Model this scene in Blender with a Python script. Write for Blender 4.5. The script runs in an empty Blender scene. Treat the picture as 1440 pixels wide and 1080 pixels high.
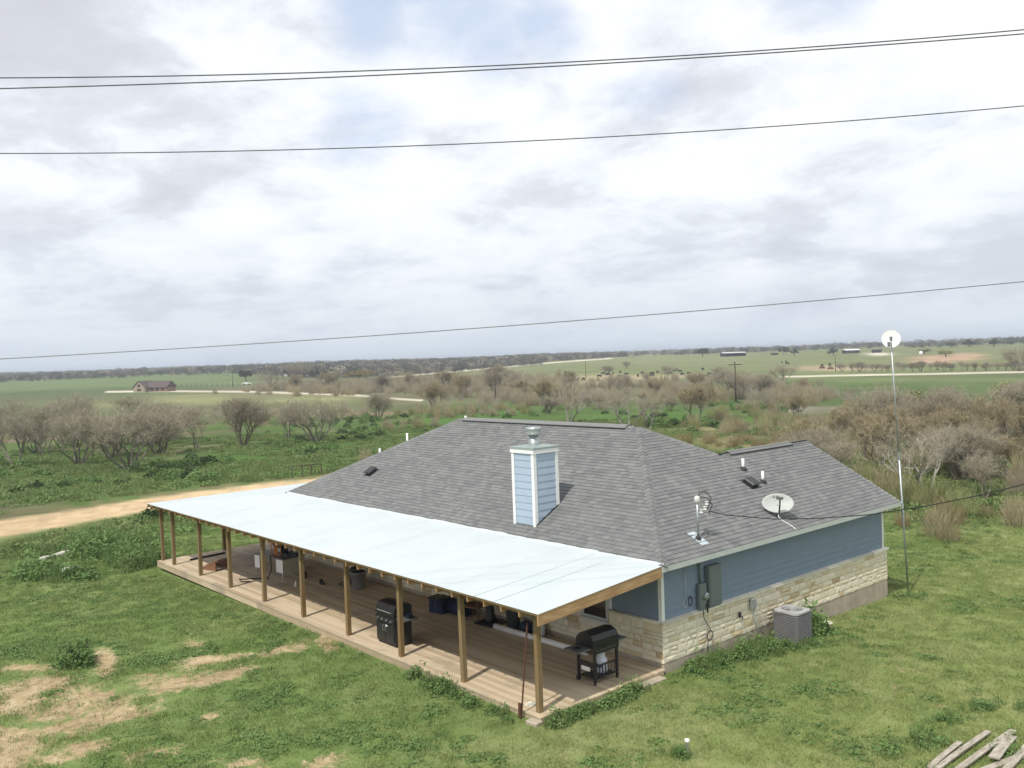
import bpy, math, random
import numpy as np
from mathutils import Vector, Matrix

# ------------------------------------------------------------ camera, light
S = bpy.context.scene
COL = S.collection
FPX, CXP, CYP, CZP = 1276.6358, 14.1912, -16.7848, 7.8031
YAW, PITCH, ROLL = 0.8599, -0.0293, 0.0356
Fv = np.array([-math.sin(YAW)*math.cos(PITCH), math.cos(YAW)*math.cos(PITCH), math.sin(PITCH)])
Rv = np.array([math.cos(YAW), math.sin(YAW), 0.0])
Uv = np.cross(Rv, Fv)
CAM = np.array([CXP, CYP, CZP])
cr, sr = math.cos(ROLL), math.sin(ROLL)
Rr = Rv*cr-Uv*sr
Ur = Rv*sr+Uv*cr
cd = bpy.data.cameras.new("camera")
cd.lens = FPX/1440*36; cd.sensor_width = 36
cd.clip_start = 0.1; cd.clip_end = 40000
cam = bpy.data.objects.new("camera", cd); COL.objects.link(cam)
M = Matrix(((Rr[0], Ur[0], -Fv[0], CAM[0]), (Rr[1], Ur[1], -Fv[1], CAM[1]), (Rr[2], Ur[2], -Fv[2], CAM[2]), (0, 0, 0, 1)))
cam.matrix_world = M
S.camera = cam
S.view_settings.view_transform = 'Standard'
S.view_settings.look = 'None'
S.view_settings.gamma = 1
S.view_settings.use_curve_mapping = False
S.view_settings.exposure = 0.0
SUNV = Vector((0.42, -1.48, 2.35)).normalized()
sd = bpy.data.lights.new("sun", 'SUN'); sd.energy = 3.7; sd.angle = math.radians(1.0); sd.color = (1, 0.95, 0.87)
so = bpy.data.objects.new("sun", sd); COL.objects.link(so)
so.rotation_euler = (-SUNV).to_track_quat('-Z', 'Y').to_euler()
so.location = (0, -20, 60)


# ---- tiny node helpers
def nn(nt, t, **kw):
    n = nt.nodes.new(t)
    for k, v in kw.items():
        setattr(n, k, v)
    return n


def link(nt, a, b):
    nt.links.new(a, b)


def vmath(nt, op, a, b=None, **kw):
    n = nn(nt, 'ShaderNodeVectorMath', operation=op)
    for i, v in enumerate((a, b)):
        if v is None: continue
        if isinstance(v, (tuple, list)): n.inputs[i].default_value = v
        elif isinstance(v, (int, float)): n.inputs[3 if op == 'SCALE' else i].default_value = v
        else: link(nt, v, n.inputs[3 if (op == 'SCALE' and i == 1) else i])
    return n.outputs['Value'] if op in ('DOT_PRODUCT', 'LENGTH', 'DISTANCE') else n.outputs[0]


def fm(nt, op, a, b=None, c=None, clamp=False):
    n = nn(nt, 'ShaderNodeMath', operation=op, use_clamp=clamp)
    for i, v in enumerate((a, b, c)):
        if v is None: continue
        if isinstance(v, (int, float)): n.inputs[i].default_value = v
        else: link(nt, v, n.inputs[i])
    return n.outputs[0]


def noise(nt, vec, scale, detail=4, rough=0.55, dist=0.0):
    n = nn(nt, 'ShaderNodeTexNoise')
    n.inputs['Scale'].default_value = scale; n.inputs['Detail'].default_value = detail
    n.inputs['Roughness'].default_value = rough; n.inputs['Distortion'].default_value = dist
    if vec is not None: link(nt, vec, n.inputs['Vector'])
    return n.outputs[0]


def ramp(nt, f, stops, interp='LINEAR'):
    n = nn(nt, 'ShaderNodeValToRGB'); cr_ = n.color_ramp; cr_.interpolation = interp
    while len(cr_.elements) < len(stops): cr_.elements.new(0.5)
    for e, (p, c) in zip(cr_.elements, stops):
        e.position = p; e.color = (c[0], c[1], c[2], 1) if not isinstance(c, (int, float)) else (c, c, c, 1)
    link(nt, f, n.inputs[0]); return n.outputs[0]


def mix(nt, f, a, b, mode='MIX'):
    n = nn(nt, 'ShaderNodeMix', data_type='RGBA', blend_type=mode)
    for s, v in ((n.inputs[0], f), (n.inputs[6], a), (n.inputs[7], b)):
        if isinstance(v, (int, float)): s.default_value = v
        elif isinstance(v, (tuple, list)): s.default_value = (v[0], v[1], v[2], 1)
        else: link(nt, v, s)
    return n.outputs[2]


def sstep(nt, x, a, b):
    n = nn(nt, 'ShaderNodeMapRange', interpolation_type='SMOOTHSTEP')
    n.inputs[1].default_value = a; n.inputs[2].default_value = b
    link(nt, x, n.inputs[0]); return n.outputs[0]


# ---- the sky: Nishita air with a broken cloud deck over it
W = bpy.data.worlds.new("World"); S.world = W; W.use_nodes = True
nt = W.node_tree; nt.nodes.clear()
sky = nn(nt, 'ShaderNodeTexSky', sky_type='NISHITA')
sky.sun_disc = False
sky.sun_elevation = math.asin(SUNV.z); sky.sun_rotation = math.atan2(SUNV.x, SUNV.y)
sky.air_density = 1.0; sky.dust_density = 1.0
tc = nn(nt, 'ShaderNodeTexCoord')
dr = vmath(nt, 'NORMALIZE', tc.outputs['Generated'])
sep = nn(nt, 'ShaderNodeSeparateXYZ'); link(nt, dr, sep.inputs[0])
zz = fm(nt, 'MAXIMUM', sep.outputs[2], 0.0)
inv = fm(nt, 'DIVIDE', 1.0, fm(nt, 'ADD', zz, 0.24))
comb = nn(nt, 'ShaderNodeCombineXYZ')
link(nt, fm(nt, 'MULTIPLY', sep.outputs[0], inv), comb.inputs[0])
link(nt, fm(nt, 'MULTIPLY', sep.outputs[1], inv), comb.inputs[1])
cuv = comb.outputs[0]
cuv2 = vmath(nt, 'ADD', cuv, (11.3, 4.7, 2.0))
big = noise(nt, cuv2, 0.75, 7, 0.58, 0.4)


def dirpx(px, py):
    a, b = px-720, py-540
    v = Fv+Rr*a/FPX-Ur*b/FPX
    return v/np.linalg.norm(v)


def skyblob(px, py, r):
    d = dirpx(px, py)
    dist = vmath(nt, 'DISTANCE', dr, tuple(float(q) for q in d))
    return sstep(nt, dist, r, 0.0)


# openings of blue air between the clouds, ragged by the noise
opening = None
for px, py, r, w in ((520, 15, .10, .9), (620, -60, .2, .8), (500, 175, .13, .55), (255, 55, .09, .45), (690, 60, .10, .6), (760, 30, .09, .6),
                     (930, 150, .09, .5), (1010, 95, .08, .3), (1280, 150, .09, .35), (1150, -60, .16, .6), (840, 215, .12, .35)):
    b_ = fm(nt, 'MULTIPLY', skyblob(px, py, r), w)
    opening = b_ if opening is None else fm(nt, 'MAXIMUM', opening, b_)
op = fm(nt, 'ADD', opening, fm(nt, 'MULTIPLY', fm(nt, 'SUBTRACT', noise(nt, cuv2, 2.6, 8, 0.6, 0.3), 0.5), 1.5))
op = fm(nt, 'ADD', op, fm(nt, 'MULTIPLY', fm(nt, 'SUBTRACT', big, 0.5), -0.8))
openf = fm(nt, 'MULTIPLY', sstep(nt, op, 0.24, 0.85), 0.8)
# thickness of the deck: thin bright tops and greyer bases
n2 = noise(nt, vmath(nt, 'ADD', cuv, (3.1, 9.2, 0.0)), 1.7, 12, 0.60, 0.25)
grey = None
for px, py, r, w in ((90, 20, .26, .8), (330, 10, .14, .45), (250, 245, .12, .5), (350, 330, .14, .35), (340, 100, .1, .35), (1150, 290, .14, .45), (1370, 330, .12, .6),
                     (60, 270, .14, .3), (940, 75, .07, .4), (740, 320, .12, .25), (800, 110, .10, .2)):
    b_ = fm(nt, 'MULTIPLY', skyblob(px, py, r), w)
    grey = b_ if grey is None else fm(nt, 'MAXIMUM', grey, b_)
bright = None
for px, py, r, w in ((412, 380, .05, .9), (1040, 352, .06, .9), (1330, 300, .07, .7), (350, 170, .12, .6), (40, 190, .08, .7), (640, 300, .16, .5), (1380, 80, .2, .5), (330, 285, .06, .6), (790, 372, .05, .6), (1120, 190, .14, .5), (860, 45, .10, .5), (1200, 388, .05, .4)):
    b_ = fm(nt, 'MULTIPLY', skyblob(px, py, r), w)
    bright = b_ if bright is None else fm(nt, 'MAXIMUM', bright, b_)
n3 = noise(nt, vmath(nt, 'ADD', cuv, (7.1, 1.2, 4.0)), 4.6, 10, 0.62, 0.3)
g = fm(nt, 'ADD', fm(nt, 'MULTIPLY', grey, 0.24), fm(nt, 'ADD', n2, fm(nt, 'MULTIPLY', fm(nt, 'SUBTRACT', n3, 0.5), 0.42)))
g = fm(nt, 'SUBTRACT', g, fm(nt, 'MULTIPLY', bright, 0.12))
cc = ramp(nt, g, [(0.37, (10.7, 11.0, 11.2)), (0.47, (10.0, 10.35, 10.7)), (0.535, (9.2, 9.6, 10.2)), (0.605, (8.0, 8.3, 9.0)), (0.70, (7.1, 7.35, 8.05)), (0.88, (6.6, 6.8, 7.4))])
# clean blue opening: the Nishita sky, brightened by thin veil
blue = mix(nt, 0.7, sky.outputs[0], (7.4, 8.7, 11.0))
skyc = mix(nt, openf, cc, blue)
# far cloud deck and air close to the horizon, bluish grey
hz = fm(nt, 'POWER', fm(nt, 'SUBTRACT', 1.0, fm(nt, 'MINIMUM', fm(nt, 'MULTIPLY', zz, 4.2), 1.0)), 1.7)
hcol = ramp(nt, noise(nt, vmath(nt, 'MULTIPLY', cuv2, (0.55, 0.55, 1)), 1.0, 6, 0.55, 0.2), [(0.35, (7.3, 8.1, 8.9)), (0.65, (6.0, 6.8, 7.7))])
skyc = mix(nt, fm(nt, 'MULTIPLY', hz, fm(nt, 'SUBTRACT', 0.92, fm(nt, 'MULTIPLY', bright, .35))), skyc, hcol)
bg = nn(nt, 'ShaderNodeBackground'); bg.inputs[1].default_value = 0.1
link(nt, skyc, bg.inputs[0])
wo = nn(nt, 'ShaderNodeOutputWorld'); link(nt, bg.outputs[0], wo.inputs[0])
W.cycles.sampling_method = 'MANUAL'; W.cycles.sample_map_resolution = 512

# ------------------------------------------------------------ helpers
rng = np.random.default_rng(7)
HAZE = 2.8e-4
random.seed(5)


def tagp(o, label=None, cat=None, group=None, kind=None):
    if label: o['label'] = label
    if cat: o['category'] = cat
    if group: o['group'] = group
    if kind: o['kind'] = kind
    return o


def thing(name, label, cat, loc=(0, 0, 0), rz=0.0, group=None):
    o = bpy.data.objects.new(name, None); COL.objects.link(o)
    o.location = loc; o.rotation_euler = (0, 0, rz); o.empty_display_size = 0.2
    return tagp(o, label, cat, group)


def raw_mesh(name, V, Fc, mat=None, smooth=False, tone=None):
    me = bpy.data.meshes.new(name)
    V = np.asarray(V, dtype=np.float32); Fc = list(Fc) if not isinstance(Fc, np.ndarray) else Fc
    me.vertices.add(len(V)); me.vertices.foreach_set('co', V.ravel())
    if isinstance(Fc, np.ndarray):
        k = Fc.shape[1]; tot = np.full(len(Fc), k); idx = Fc.ravel()
    else:
        tot = np.array([len(f) for f in Fc]); idx = np.concatenate([np.asarray(f) for f in Fc]) if len(Fc) else np.zeros(0, int)
    st = np.concatenate([[0], np.cumsum(tot)[:-1]]) if len(tot) else np.zeros(0)
    me.loops.add(len(idx)); me.loops.foreach_set('vertex_index', idx.astype(np.int32))
    me.polygons.add(len(tot)); me.polygons.foreach_set('loop_start', st.astype(np.int32)); me.polygons.foreach_set('loop_total', tot.astype(np.int32))
    me.polygons.foreach_set('use_smooth', np.full(len(tot), bool(smooth)))
    if tone is not None:
        a = me.attributes.new('tone', 'FLOAT', 'POINT'); a.data.foreach_set('value', np.asarray(tone, dtype=np.float32))
    if mat: me.materials.append(mat)
    me.update(calc_edges=True)
    return me


class MB:
    """collects primitives into one mesh"""
    def __init__(s): s.v = []; s.f = []; s.t = []; s.tone = 0.0; s.n = 0

    def add(s, V, Fc):
        V = [tuple(map(float, q)) for q in V]
        s.v += V; s.f += [tuple(i+s.n for i in f) for f in Fc]; s.t += [s.tone]*len(V); s.n += len(V); return s

    def hexa(s, P):
        return s.add(P, [(3, 2, 1, 0), (4, 5, 6, 7), (0, 1, 5, 4), (1, 2, 6, 5), (2, 3, 7, 6), (3, 0, 4, 7)])

    def box(s, x0, x1, y0, y1, z0, z1):
        return s.hexa([(x0, y0, z0), (x1, y0, z0), (x1, y1, z0), (x0, y1, z0), (x0, y0, z1), (x1, y0, z1), (x1, y1, z1), (x0, y1, z1)])

    def cbox(s, x0, x1, y0, y1, z0, z1, b):
        """box with chamfered vertical and top edges"""
        P = []
        for z, i in ((z0, 0), (z1-b, 0), (z1, b)):
            P += [(x0+b+i, y0+i, z), (x1-b-i, y0+i, z), (x1-i, y0+b+i, z), (x1-i, y1-b-i, z), (x1-b-i, y1-i, z), (x0+b+i, y1-i, z), (x0+i, y1-b-i, z), (x0+i, y0+b+i, z)]
        Fc = [tuple(reversed(range(8))), tuple(range(16, 24))]
        for k in range(2):
            for i in range(8):
                j = (i+1) % 8; Fc.append((k*8+i, k*8+j, k*8+8+j, k*8+8+i))
        return s.add(P, Fc)

    def beam(s, a, b, w, h, up=(0, 0, 1)):
        a = Vector(a); b = Vector(b); d = (b-a).normalized(); u = Vector(up)
        sd_ = d.cross(u)
        if sd_.length < 1e-4: sd_ = d.cross(Vector((1, 0, 0)))
        sd_.normalize(); u = sd_.cross(d).normalized()
        P = []
        for p in (a, b):
            for i, j in ((-1, -1), (1, -1), (1, 1), (-1, 1)): P.append(p+sd_*i*w/2+u*j*h/2)
        return s.add(P, [(0, 3, 2, 1), (4, 5, 6, 7), (0, 1, 5, 4), (1, 2, 6, 5), (2, 3, 7, 6), (3, 0, 4, 7)])

    def tube(s, pts, r, n=8, cap=True):
        pts = [Vector(p) for p in pts]; rs = r if isinstance(r, (list, tuple)) else [r]*len(pts)
        base = []; prev = None
        for i, p in enumerate(pts):
            d = (pts[min(i+1, len(pts)-1)]-pts[max(i-1, 0)])
            d = d.normalized() if d.length > 1e-9 else Vector((0, 0, 1))
            if prev is None:
                u = Vector((0, 0, 1)) if abs(d.z) < .9 else Vector((1, 0, 0))
                a = d.cross(u).normalized()
            else:
                a = (prev-d*prev.dot(d)); a = a.normalized() if a.length > 1e-6 else prev
            prev = a; b = d.cross(a)
            for k in range(n):
                t = 2*math.pi*k/n; base.append(p+(a*math.cos(t)+b*math.sin(t))*rs[i])
        Fc = []
        for i in range(len(pts)-1):
            for k in range(n):
                k2 = (k+1) % n; Fc.append((i*n+k, i*n+k2, (i+1)*n+k2, (i+1)*n+k))
        if cap: Fc += [tuple(reversed(range(n))), tuple(range((len(pts)-1)*n, len(pts)*n))]
        return s.add(base, Fc)

    def lathe(s, prof, n=16, c=(0, 0, 0)):
        P = []; Fc = []
        for r, z in prof:
            for k in range(n):
                t = 2*math.pi*k/n; P.append((c[0]+r*math.cos(t), c[1]+r*math.sin(t), c[2]+z))
        for i in range(len(prof)-1):
            for k in range(n):
                k2 = (k+1) % n; Fc.append((i*n+k, i*n+k2, (i+1)*n+k2, (i+1)*n+k))
        Fc += [tuple(reversed(range(n))), tuple(range((len(prof)-1)*n, len(prof)*n))]
        return s.add(P, Fc)

    def prism(s, poly, axis, a0, a1):
        """extrude 2-D polygon along axis 'x' or 'y'"""
        n = len(poly); P = []
        for a in (a0, a1):
            for u, w in poly: P.append((a, u, w) if axis == 'x' else (u, a, w))
        Fc = [tuple(range(n)), tuple(reversed(range(n, 2*n)))] + [(i, n+i, n+(i+1) % n, (i+1) % n) for i in range(n)]
        return s.add(P, Fc)

    def mesh(s, name, mat, smooth=False): return raw_mesh(name, s.v, s.f, mat, smooth, s.t)


def obj(name, mb, mat, parent=None, smooth=False, loc=None, kind=None):
    me = mb.mesh(name, mat, smooth) if isinstance(mb, MB) else mb
    o = bpy.data.objects.new(name, me); COL.objects.link(o)
    if parent: o.parent = parent
    if loc is not None: o.location = loc
    if kind: o['kind'] = kind
    return o


def copy_tree(o, parent=None):
    c = o.copy(); COL.objects.link(c); c.parent = parent
    for ch in list(o.children): copy_tree(ch, c)
    return c


# ---- value noise in numpy for placing things
_tab = rng.random((256, 256))


def vn(x, y):
    xi = np.floor(x).astype(int); yi = np.floor(y).astype(int); fx = x-xi; fy = y-yi
    fx = fx*fx*(3-2*fx); fy = fy*fy*(3-2*fy)
    a = _tab[xi % 256, yi % 256]; b = _tab[(xi+1) % 256, yi % 256]; c = _tab[xi % 256, (yi+1) % 256]; d = _tab[(xi+1) % 256, (yi+1) % 256]
    return (a*(1-fx)+b*fx)*(1-fy)+(c*(1-fx)+d*fx)*fy


def fbm(x, y, o=4):
    s = 0; a = .5; t = 0
    for i in range(o): s = s+a*vn(x*2**i+17*i, y*2**i+31*i); t += a; a *= .5
    return s/t


def lerpc(x, xs, ys):
    # smooth piecewise profile
    i = np.clip(np.searchsorted(xs, x)-1, 0, len(xs)-2); xs = np.asarray(xs, float); ys = np.asarray(ys, float)
    t = np.clip((x-xs[i])/(xs[i+1]-xs[i]), 0, 1); t = t*t*(3-2*t)
    return ys[i]*(1-t)+ys[i+1]*t


def ground_h(x, y):
    x = np.asarray(x, float); y = np.asarray(y, float)
    near = -0.12-0.03*np.maximum(y+.5, 0)-0.011*np.maximum(-x, 0)
    near = np.maximum(near, -0.9)
    near = near+0.05*(fbm(x*.35, y*.35, 3)-.5)
    d = np.hypot(x-CXP, y-CYP)
    far = lerpc(d, [0, 60, 120, 250, 420, 700, 1000, 1600, 3000, 30000], [-.6, -.8, -1.6, -3.4, -3.4, 0.2, 3.2, 5.0, 6.4, 6.6])
    far = far+np.clip((d-150)/400, 0, 1)*2.2*(fbm(x/260, y/260, 3)-.5)*np.clip((2500-d)/1500, .15, 1)
    w = np.clip((d-45)/60, 0, 1); w = w*w*(3-2*w)
    return near*(1-w)+far*w


def ray(px, py):
    return Fv+Rr*(px-720)/FPX-Ur*(py-540)/FPX


def G(px, py):
    """point of the terrain seen in direction (px,py)"""
    d = ray(px, py); d = d/np.hypot(d[0], d[1])
    t = np.concatenate([np.arange(5, 200, .25), np.geomspace(200, 12000, 3000)])
    P = CAM[None]+d[None]*t[:, None]
    below = P[:, 2] < ground_h(P[:, 0], P[:, 1])
    i = int(np.argmax(below)) if below.any() else len(t)-1
    p = P[i]; return np.array([p[0], p[1], float(ground_h(p[0], p[1]))])


def proj(x, y, z):
    a = (x-CXP)*Rr[0]+(y-CYP)*Rr[1]+(z-CZP)*Rr[2]
    b = (x-CXP)*Ur[0]+(y-CYP)*Ur[1]+(z-CZP)*Ur[2]
    c = (x-CXP)*Fv[0]+(y-CYP)*Fv[1]+(z-CZP)*Fv[2]
    cs = np.maximum(c, .1)
    return 720+FPX*a/cs, 540-FPX*b/cs, c


# ------------------------------------------------------------ materials
MT = {}


def pmat(name, col, rough=0.7, metal=0.0, var=0.12, nscale=3.0, bump=0.0, bscale=20.0, spec=0.3, build=None, use_tone=False):
    m = bpy.data.materials.new(name); m.use_nodes = True; t = m.node_tree
    b = t.nodes['Principled BSDF']
    b.inputs['Roughness'].default_value = rough; b.inputs['Metallic'].default_value = metal
    b.inputs['Specular IOR Level'].default_value = spec
    geo = nn(t, 'ShaderNodeNewGeometry'); pos = geo.outputs['Position']
    if build: c = build(t, pos)
    else:
        f = noise(t, pos, nscale, 5, .6)
        k = fm(t, 'ADD', fm(t, 'MULTIPLY', fm(t, 'SUBTRACT', f, .5), 4*var), 1.0)
        c = vmath(t, 'SCALE', tuple(col), k)
        if use_tone:
            kk = fm(t, 'ADD', fm(t, 'MULTIPLY', tonesock(t), .5), .75); c = vmath(t, 'SCALE', c, kk)
    if isinstance(c, tuple): b.inputs['Base Color'].default_value = (*c, 1)
    else: link(t, c, b.inputs['Base Color'])
    if bump:
        bn = nn(t, 'ShaderNodeBump'); bn.inputs['Strength'].default_value = bump; bn.inputs['Distance'].default_value = .02
        link(t, noise(t, pos, bscale, 4, .6), bn.inputs['Height']); link(t, bn.outputs[0], b.inputs['Normal'])
    MT[name] = m; return m


def tonesock(t):
    at = nn(t, 'ShaderNodeAttribute', attribute_name='tone'); oi = nn(t, 'ShaderNodeObjectInfo')
    return fm(t, 'FRACT', fm(t, 'ADD', at.outputs['Fac'], oi.outputs['Random']))


def shingle_col(t, pos):
    tn = tonesock(t)
    c = ramp(t, tn, [(0, (.122, .125, .127)), (.3, (.150, .153, .154)), (.6, (.172, .175, .174)), (1, (.208, .210, .206))])
    c = mix(t, .38, c, (.160, .165, .162))
    f = noise(t, pos, 60, 3, .7); f2 = noise(t, pos, .6, 4, .6)
    k = fm(t, 'MULTIPLY', fm(t, 'ADD', fm(t, 'MULTIPLY', f, .5), .75), fm(t, 'ADD', fm(t, 'MULTIPLY', f2, .3), .85))
    return vmath(t, 'SCALE', c, k)


pmat('shingle', None, .9, build=shingle_col, bump=.08, bscale=120, spec=.2)


def stone_col(t, pos):
    tn = tonesock(t)
    c = ramp(t, tn, [(0, (.68, .60, .43)), (.3, (.78, .72, .56)), (.55, (.72, .67, .52)), (.72, (.80, .74, .57)), (.94, (.60, .49, .30)), (.96, (.46, .35, .20)), (.975, (.52, .42, .26)), (1, (.74, .68, .54))])
    f = noise(t, pos, 9, 6, .65, .5)
    c = mix(t, sstep(t, f, .52, .85), c, (.58, .46, .28))
    return vmath(t, 'SCALE', c, fm(t, 'ADD', fm(t, 'MULTIPLY', noise(t, pos, 30, 4, .6), .5), .72))


pmat('stone', None, .9, build=stone_col, bump=.6, bscale=22)
pmat('mortar', (.68, .62, .50), .95, var=.1, nscale=8, bump=.4)
pmat('ledge_stone', (.68, .64, .53), .9, var=.12, nscale=6, bump=.5, use_tone=True)
pmat('concrete', (.40, .345, .27), .9, var=.22, nscale=2.5, bump=.4)
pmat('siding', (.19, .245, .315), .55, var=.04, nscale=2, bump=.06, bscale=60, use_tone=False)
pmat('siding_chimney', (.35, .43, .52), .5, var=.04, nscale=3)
pmat('white_trim', (.74, .75, .74), .5, var=.03, nscale=4)
pmat('trim_grey', (.50, .53, .52), .5, var=.05, nscale=2)
pmat('soffit', (.45, .47, .47), .7)


def deck_col(t, pos):
    tn = tonesock(t)
    c = ramp(t, tn, [(0, (.39, .305, .20)), (.4, (.47, .38, .26)), (.75, (.56, .46, .325)), (1, (.44, .355, .25))])
    mp = vmath(t, 'MULTIPLY', pos, (1.2, 26, 26))
    f = noise(t, mp, 1.0, 5, .6)
    st = noise(t, pos, .55, 5, .6)
    c = mix(t, sstep(t, st, .5, .75), c, (.30, .245, .19))
    return vmath(t, 'SCALE', c, fm(t, 'ADD', fm(t, 'MULTIPLY', f, .55), .72))


pmat('deck_wood', None, .75, build=deck_col)


def post_col(t, pos):
    f = noise(t, vmath(t, 'MULTIPLY', pos, (22, 22, 1.2)), 1.0, 4, .6)
    f2 = noise(t, pos, .8, 3, .6)
    c = ramp(t, f, [(.3, (.15, .10, .042)), (.7, (.26, .175, .08))])
    return mix(t, sstep(t, f2, .35, .65), c, (.23, .17, .09))


pmat('post_wood', None, .75, build=post_col)


def raft_col(t, pos):
    f = noise(t, vmath(t, 'MULTIPLY', pos, (14, 2, 14)), 1.0, 4, .6)
    return ramp(t, f, [(.3, (.30, .18, .085)), (.55, (.42, .27, .14)), (.75, (.50, .35, .20))])


pmat('rafter_wood', None, .75, build=raft_col)


def roofsheet_col(t, pos):
    f = noise(t, vmath(t, 'MULTIPLY', pos, (1, .6, 1)), .8, 5, .6)
    c = ramp(t, f, [(.3, (.455, .505, .515)), (.5, (.485, .535, .545)), (.7, (.51, .555, .565))])
    return c


pmat('white_sheet', None, .45, build=roofsheet_col, spec=.4)
pmat('seam', (.27, .34, .38), .6)
pmat('galv', (.42, .45, .46), .42, .75, var=.1, nscale=12)
pmat('cap_metal', (.30, .36, .34), .5, .3, var=.15, nscale=5)
pmat('black', (.018, .018, .02), .45, var=.3, nscale=9, spec=.5)
pmat('black_metal', (.022, .022, .024), .35, .2, var=.3, nscale=9, spec=.5)
pmat('dark_plastic', (.035, .04, .038), .5, var=.2)
pmat('navy', (.018, .028, .06), .8, var=.3, nscale=10)
pmat('shelf_grey', (.16, .17, .17), .4, .4, var=.2)
pmat('pvc', (.78, .78, .76), .4, var=.05)
pmat('propane', (.62, .65, .68), .35, var=.08, nscale=8)
pmat('blue_print', (.04, .10, .28), .4)
pmat('ac_grey', (.18, .18, .178), .55, .2, var=.08, nscale=10)
pmat('ac_top', (.42, .42, .41), .5, .1, var=.08)
pmat('box_grey', (.17, .20, .20), .5, .2, var=.06)
pmat('cable', (.02, .02, .021), .6)
pmat('wire_light', (.20, .20, .20), .5, .3)
pmat('wire_dark', (.10, .10, .105), .6)
pmat('dish', (.42, .44, .42), .5, var=.05)
pmat('white_dish', (.93, .93, .93), .4, var=.02)
pmat('cream_panel', (.46, .43, .34), .6, var=.12, nscale=5)
pmat('table_panel', (.20, .19, .16), .6, var=.2, nscale=5)
pmat('orange', (.55, .17, .03), .5, var=.2, nscale=12)
pmat('rust', (.10, .045, .028), .8, var=.3, nscale=10)
pmat('brown_wood', (.20, .10, .055), .75, var=.3, nscale=8)
pmat('wicker', (.17, .10, .05), .8, var=.3, nscale=20)
pmat('old_plank', None, .85, build=lambda t, p: ramp(t, noise(t, vmath(t, 'MULTIPLY', p, (9, 2, 9)), 1.5, 5, .65), [(.3, (.20, .17, .13)), (.55, (.38, .34, .28)), (.75, (.50, .46, .40))]))
pmat('limestone', (.60, .58, .50), .9, var=.2, nscale=6, bump=.5)
pmat('glass_dark', (.015, .015, .016), .12, spec=.6)
pmat('white_paint', (.78, .78, .76), .5, var=.04)
pmat('brown_roof', (.10, .075, .07), .9, var=.2, nscale=1)
pmat('brick_far', (.24, .16, .12), .9, var=.2, nscale=1)
pmat('cream_far', (.33, .28, .20), .9, var=.1, nscale=1)
pmat('far_metal', (.55, .56, .56), .5, .2, var=.1, nscale=.6)
pmat('far_dark', (.03, .03, .032), .8)
pmat('cow', (.012, .010, .009), .8, var=.3, nscale=4)
pmat('pole_wood', (.09, .07, .055), .9, var=.3, nscale=3)
pmat('riser_plate', (.55, .62, .66), .35, .5, var=.15, nscale=12)
pmat('porcelain', (.6, .6, .58), .25)


def plantmat(name, cols, trans=0.25, rough=.7, wscale=.5):
    m = bpy.data.materials.new(name); m.use_nodes = True; t = m.node_tree
    b = t.nodes['Principled BSDF']; b.inputs['Roughness'].default_value = rough; b.inputs['Specular IOR Level'].default_value = .2
    geo = nn(t, 'ShaderNodeNewGeometry'); oi = nn(t, 'ShaderNodeObjectInfo')
    at = nn(t, 'ShaderNodeAttribute', attribute_name='tone')
    f = fm(t, 'ADD', fm(t, 'MULTIPLY', noise(t, geo.outputs['Position'], wscale, 3, .6), .7),
           fm(t, 'ADD', fm(t, 'MULTIPLY', oi.outputs['Random'], .25), fm(t, 'MULTIPLY', at.outputs['Fac'], .35)))
    f = fm(t, 'SUBTRACT', f, .15, clamp=True)
    n = len(cols); c = ramp(t, f, [(.12+.76*i/(n-1), cols[i]) for i in range(n)])
    link(t, c, b.inputs['Base Color'])
    if trans:
        tr = nn(t, 'ShaderNodeBsdfTranslucent'); link(t, c, tr.inputs[0]); mx = nn(t, 'ShaderNodeMixShader'); mx.inputs[0].default_value = trans
        link(t, b.outputs[0], mx.inputs[1]); link(t, tr.outputs[0], mx.inputs[2]); link(t, mx.outputs[0], t.nodes['Material Output'].inputs[0])
    MT[name] = m; return m


plantmat('weed_leaf', [(.10, .175, .055), (.155, .245, .08), (.21, .305, .12)])
plantmat('dark_leaf', [(.028, .055, .020), (.05, .09, .03), (.075, .12, .04)])
plantmat('meadow_grass', [(.11, .165, .055), (.18, .235, .085), (.28, .29, .14)])
plantmat('twig_grey', [(.225, .195, .14), (.32, .285, .21), (.44, .40, .31)], 0)
plantmat('twig_brown', [(.23, .19, .115), (.33, .28, .175), (.43, .37, .245)], 0)
plantmat('twig_green', [(.16, .175, .075), (.24, .255, .11), (.33, .32, .16)], 0)
plantmat('bark', [(.12, .105, .085), (.18, .16, .13), (.26, .235, .20)], 0)
plantmat('bark_pale', [(.20, .18, .16), (.30, .28, .25), (.40, .38, .35)], 0)
plantmat('oak_leaf', [(.030, .038, .022), (.048, .056, .032), (.07, .078, .045)], .1)
plantmat('far_wood', [(.07, .072, .055), (.105, .10, .078), (.145, .135, .108)], 0, wscale=.02)
plantmat('yellow_tree', [(.18, .14, .05), (.25, .20, .07), (.30, .24, .10)], .1)
plantmat('straw', [(.22, .17, .09), (.30, .24, .13), (.36, .30, .18)], .1)


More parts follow.
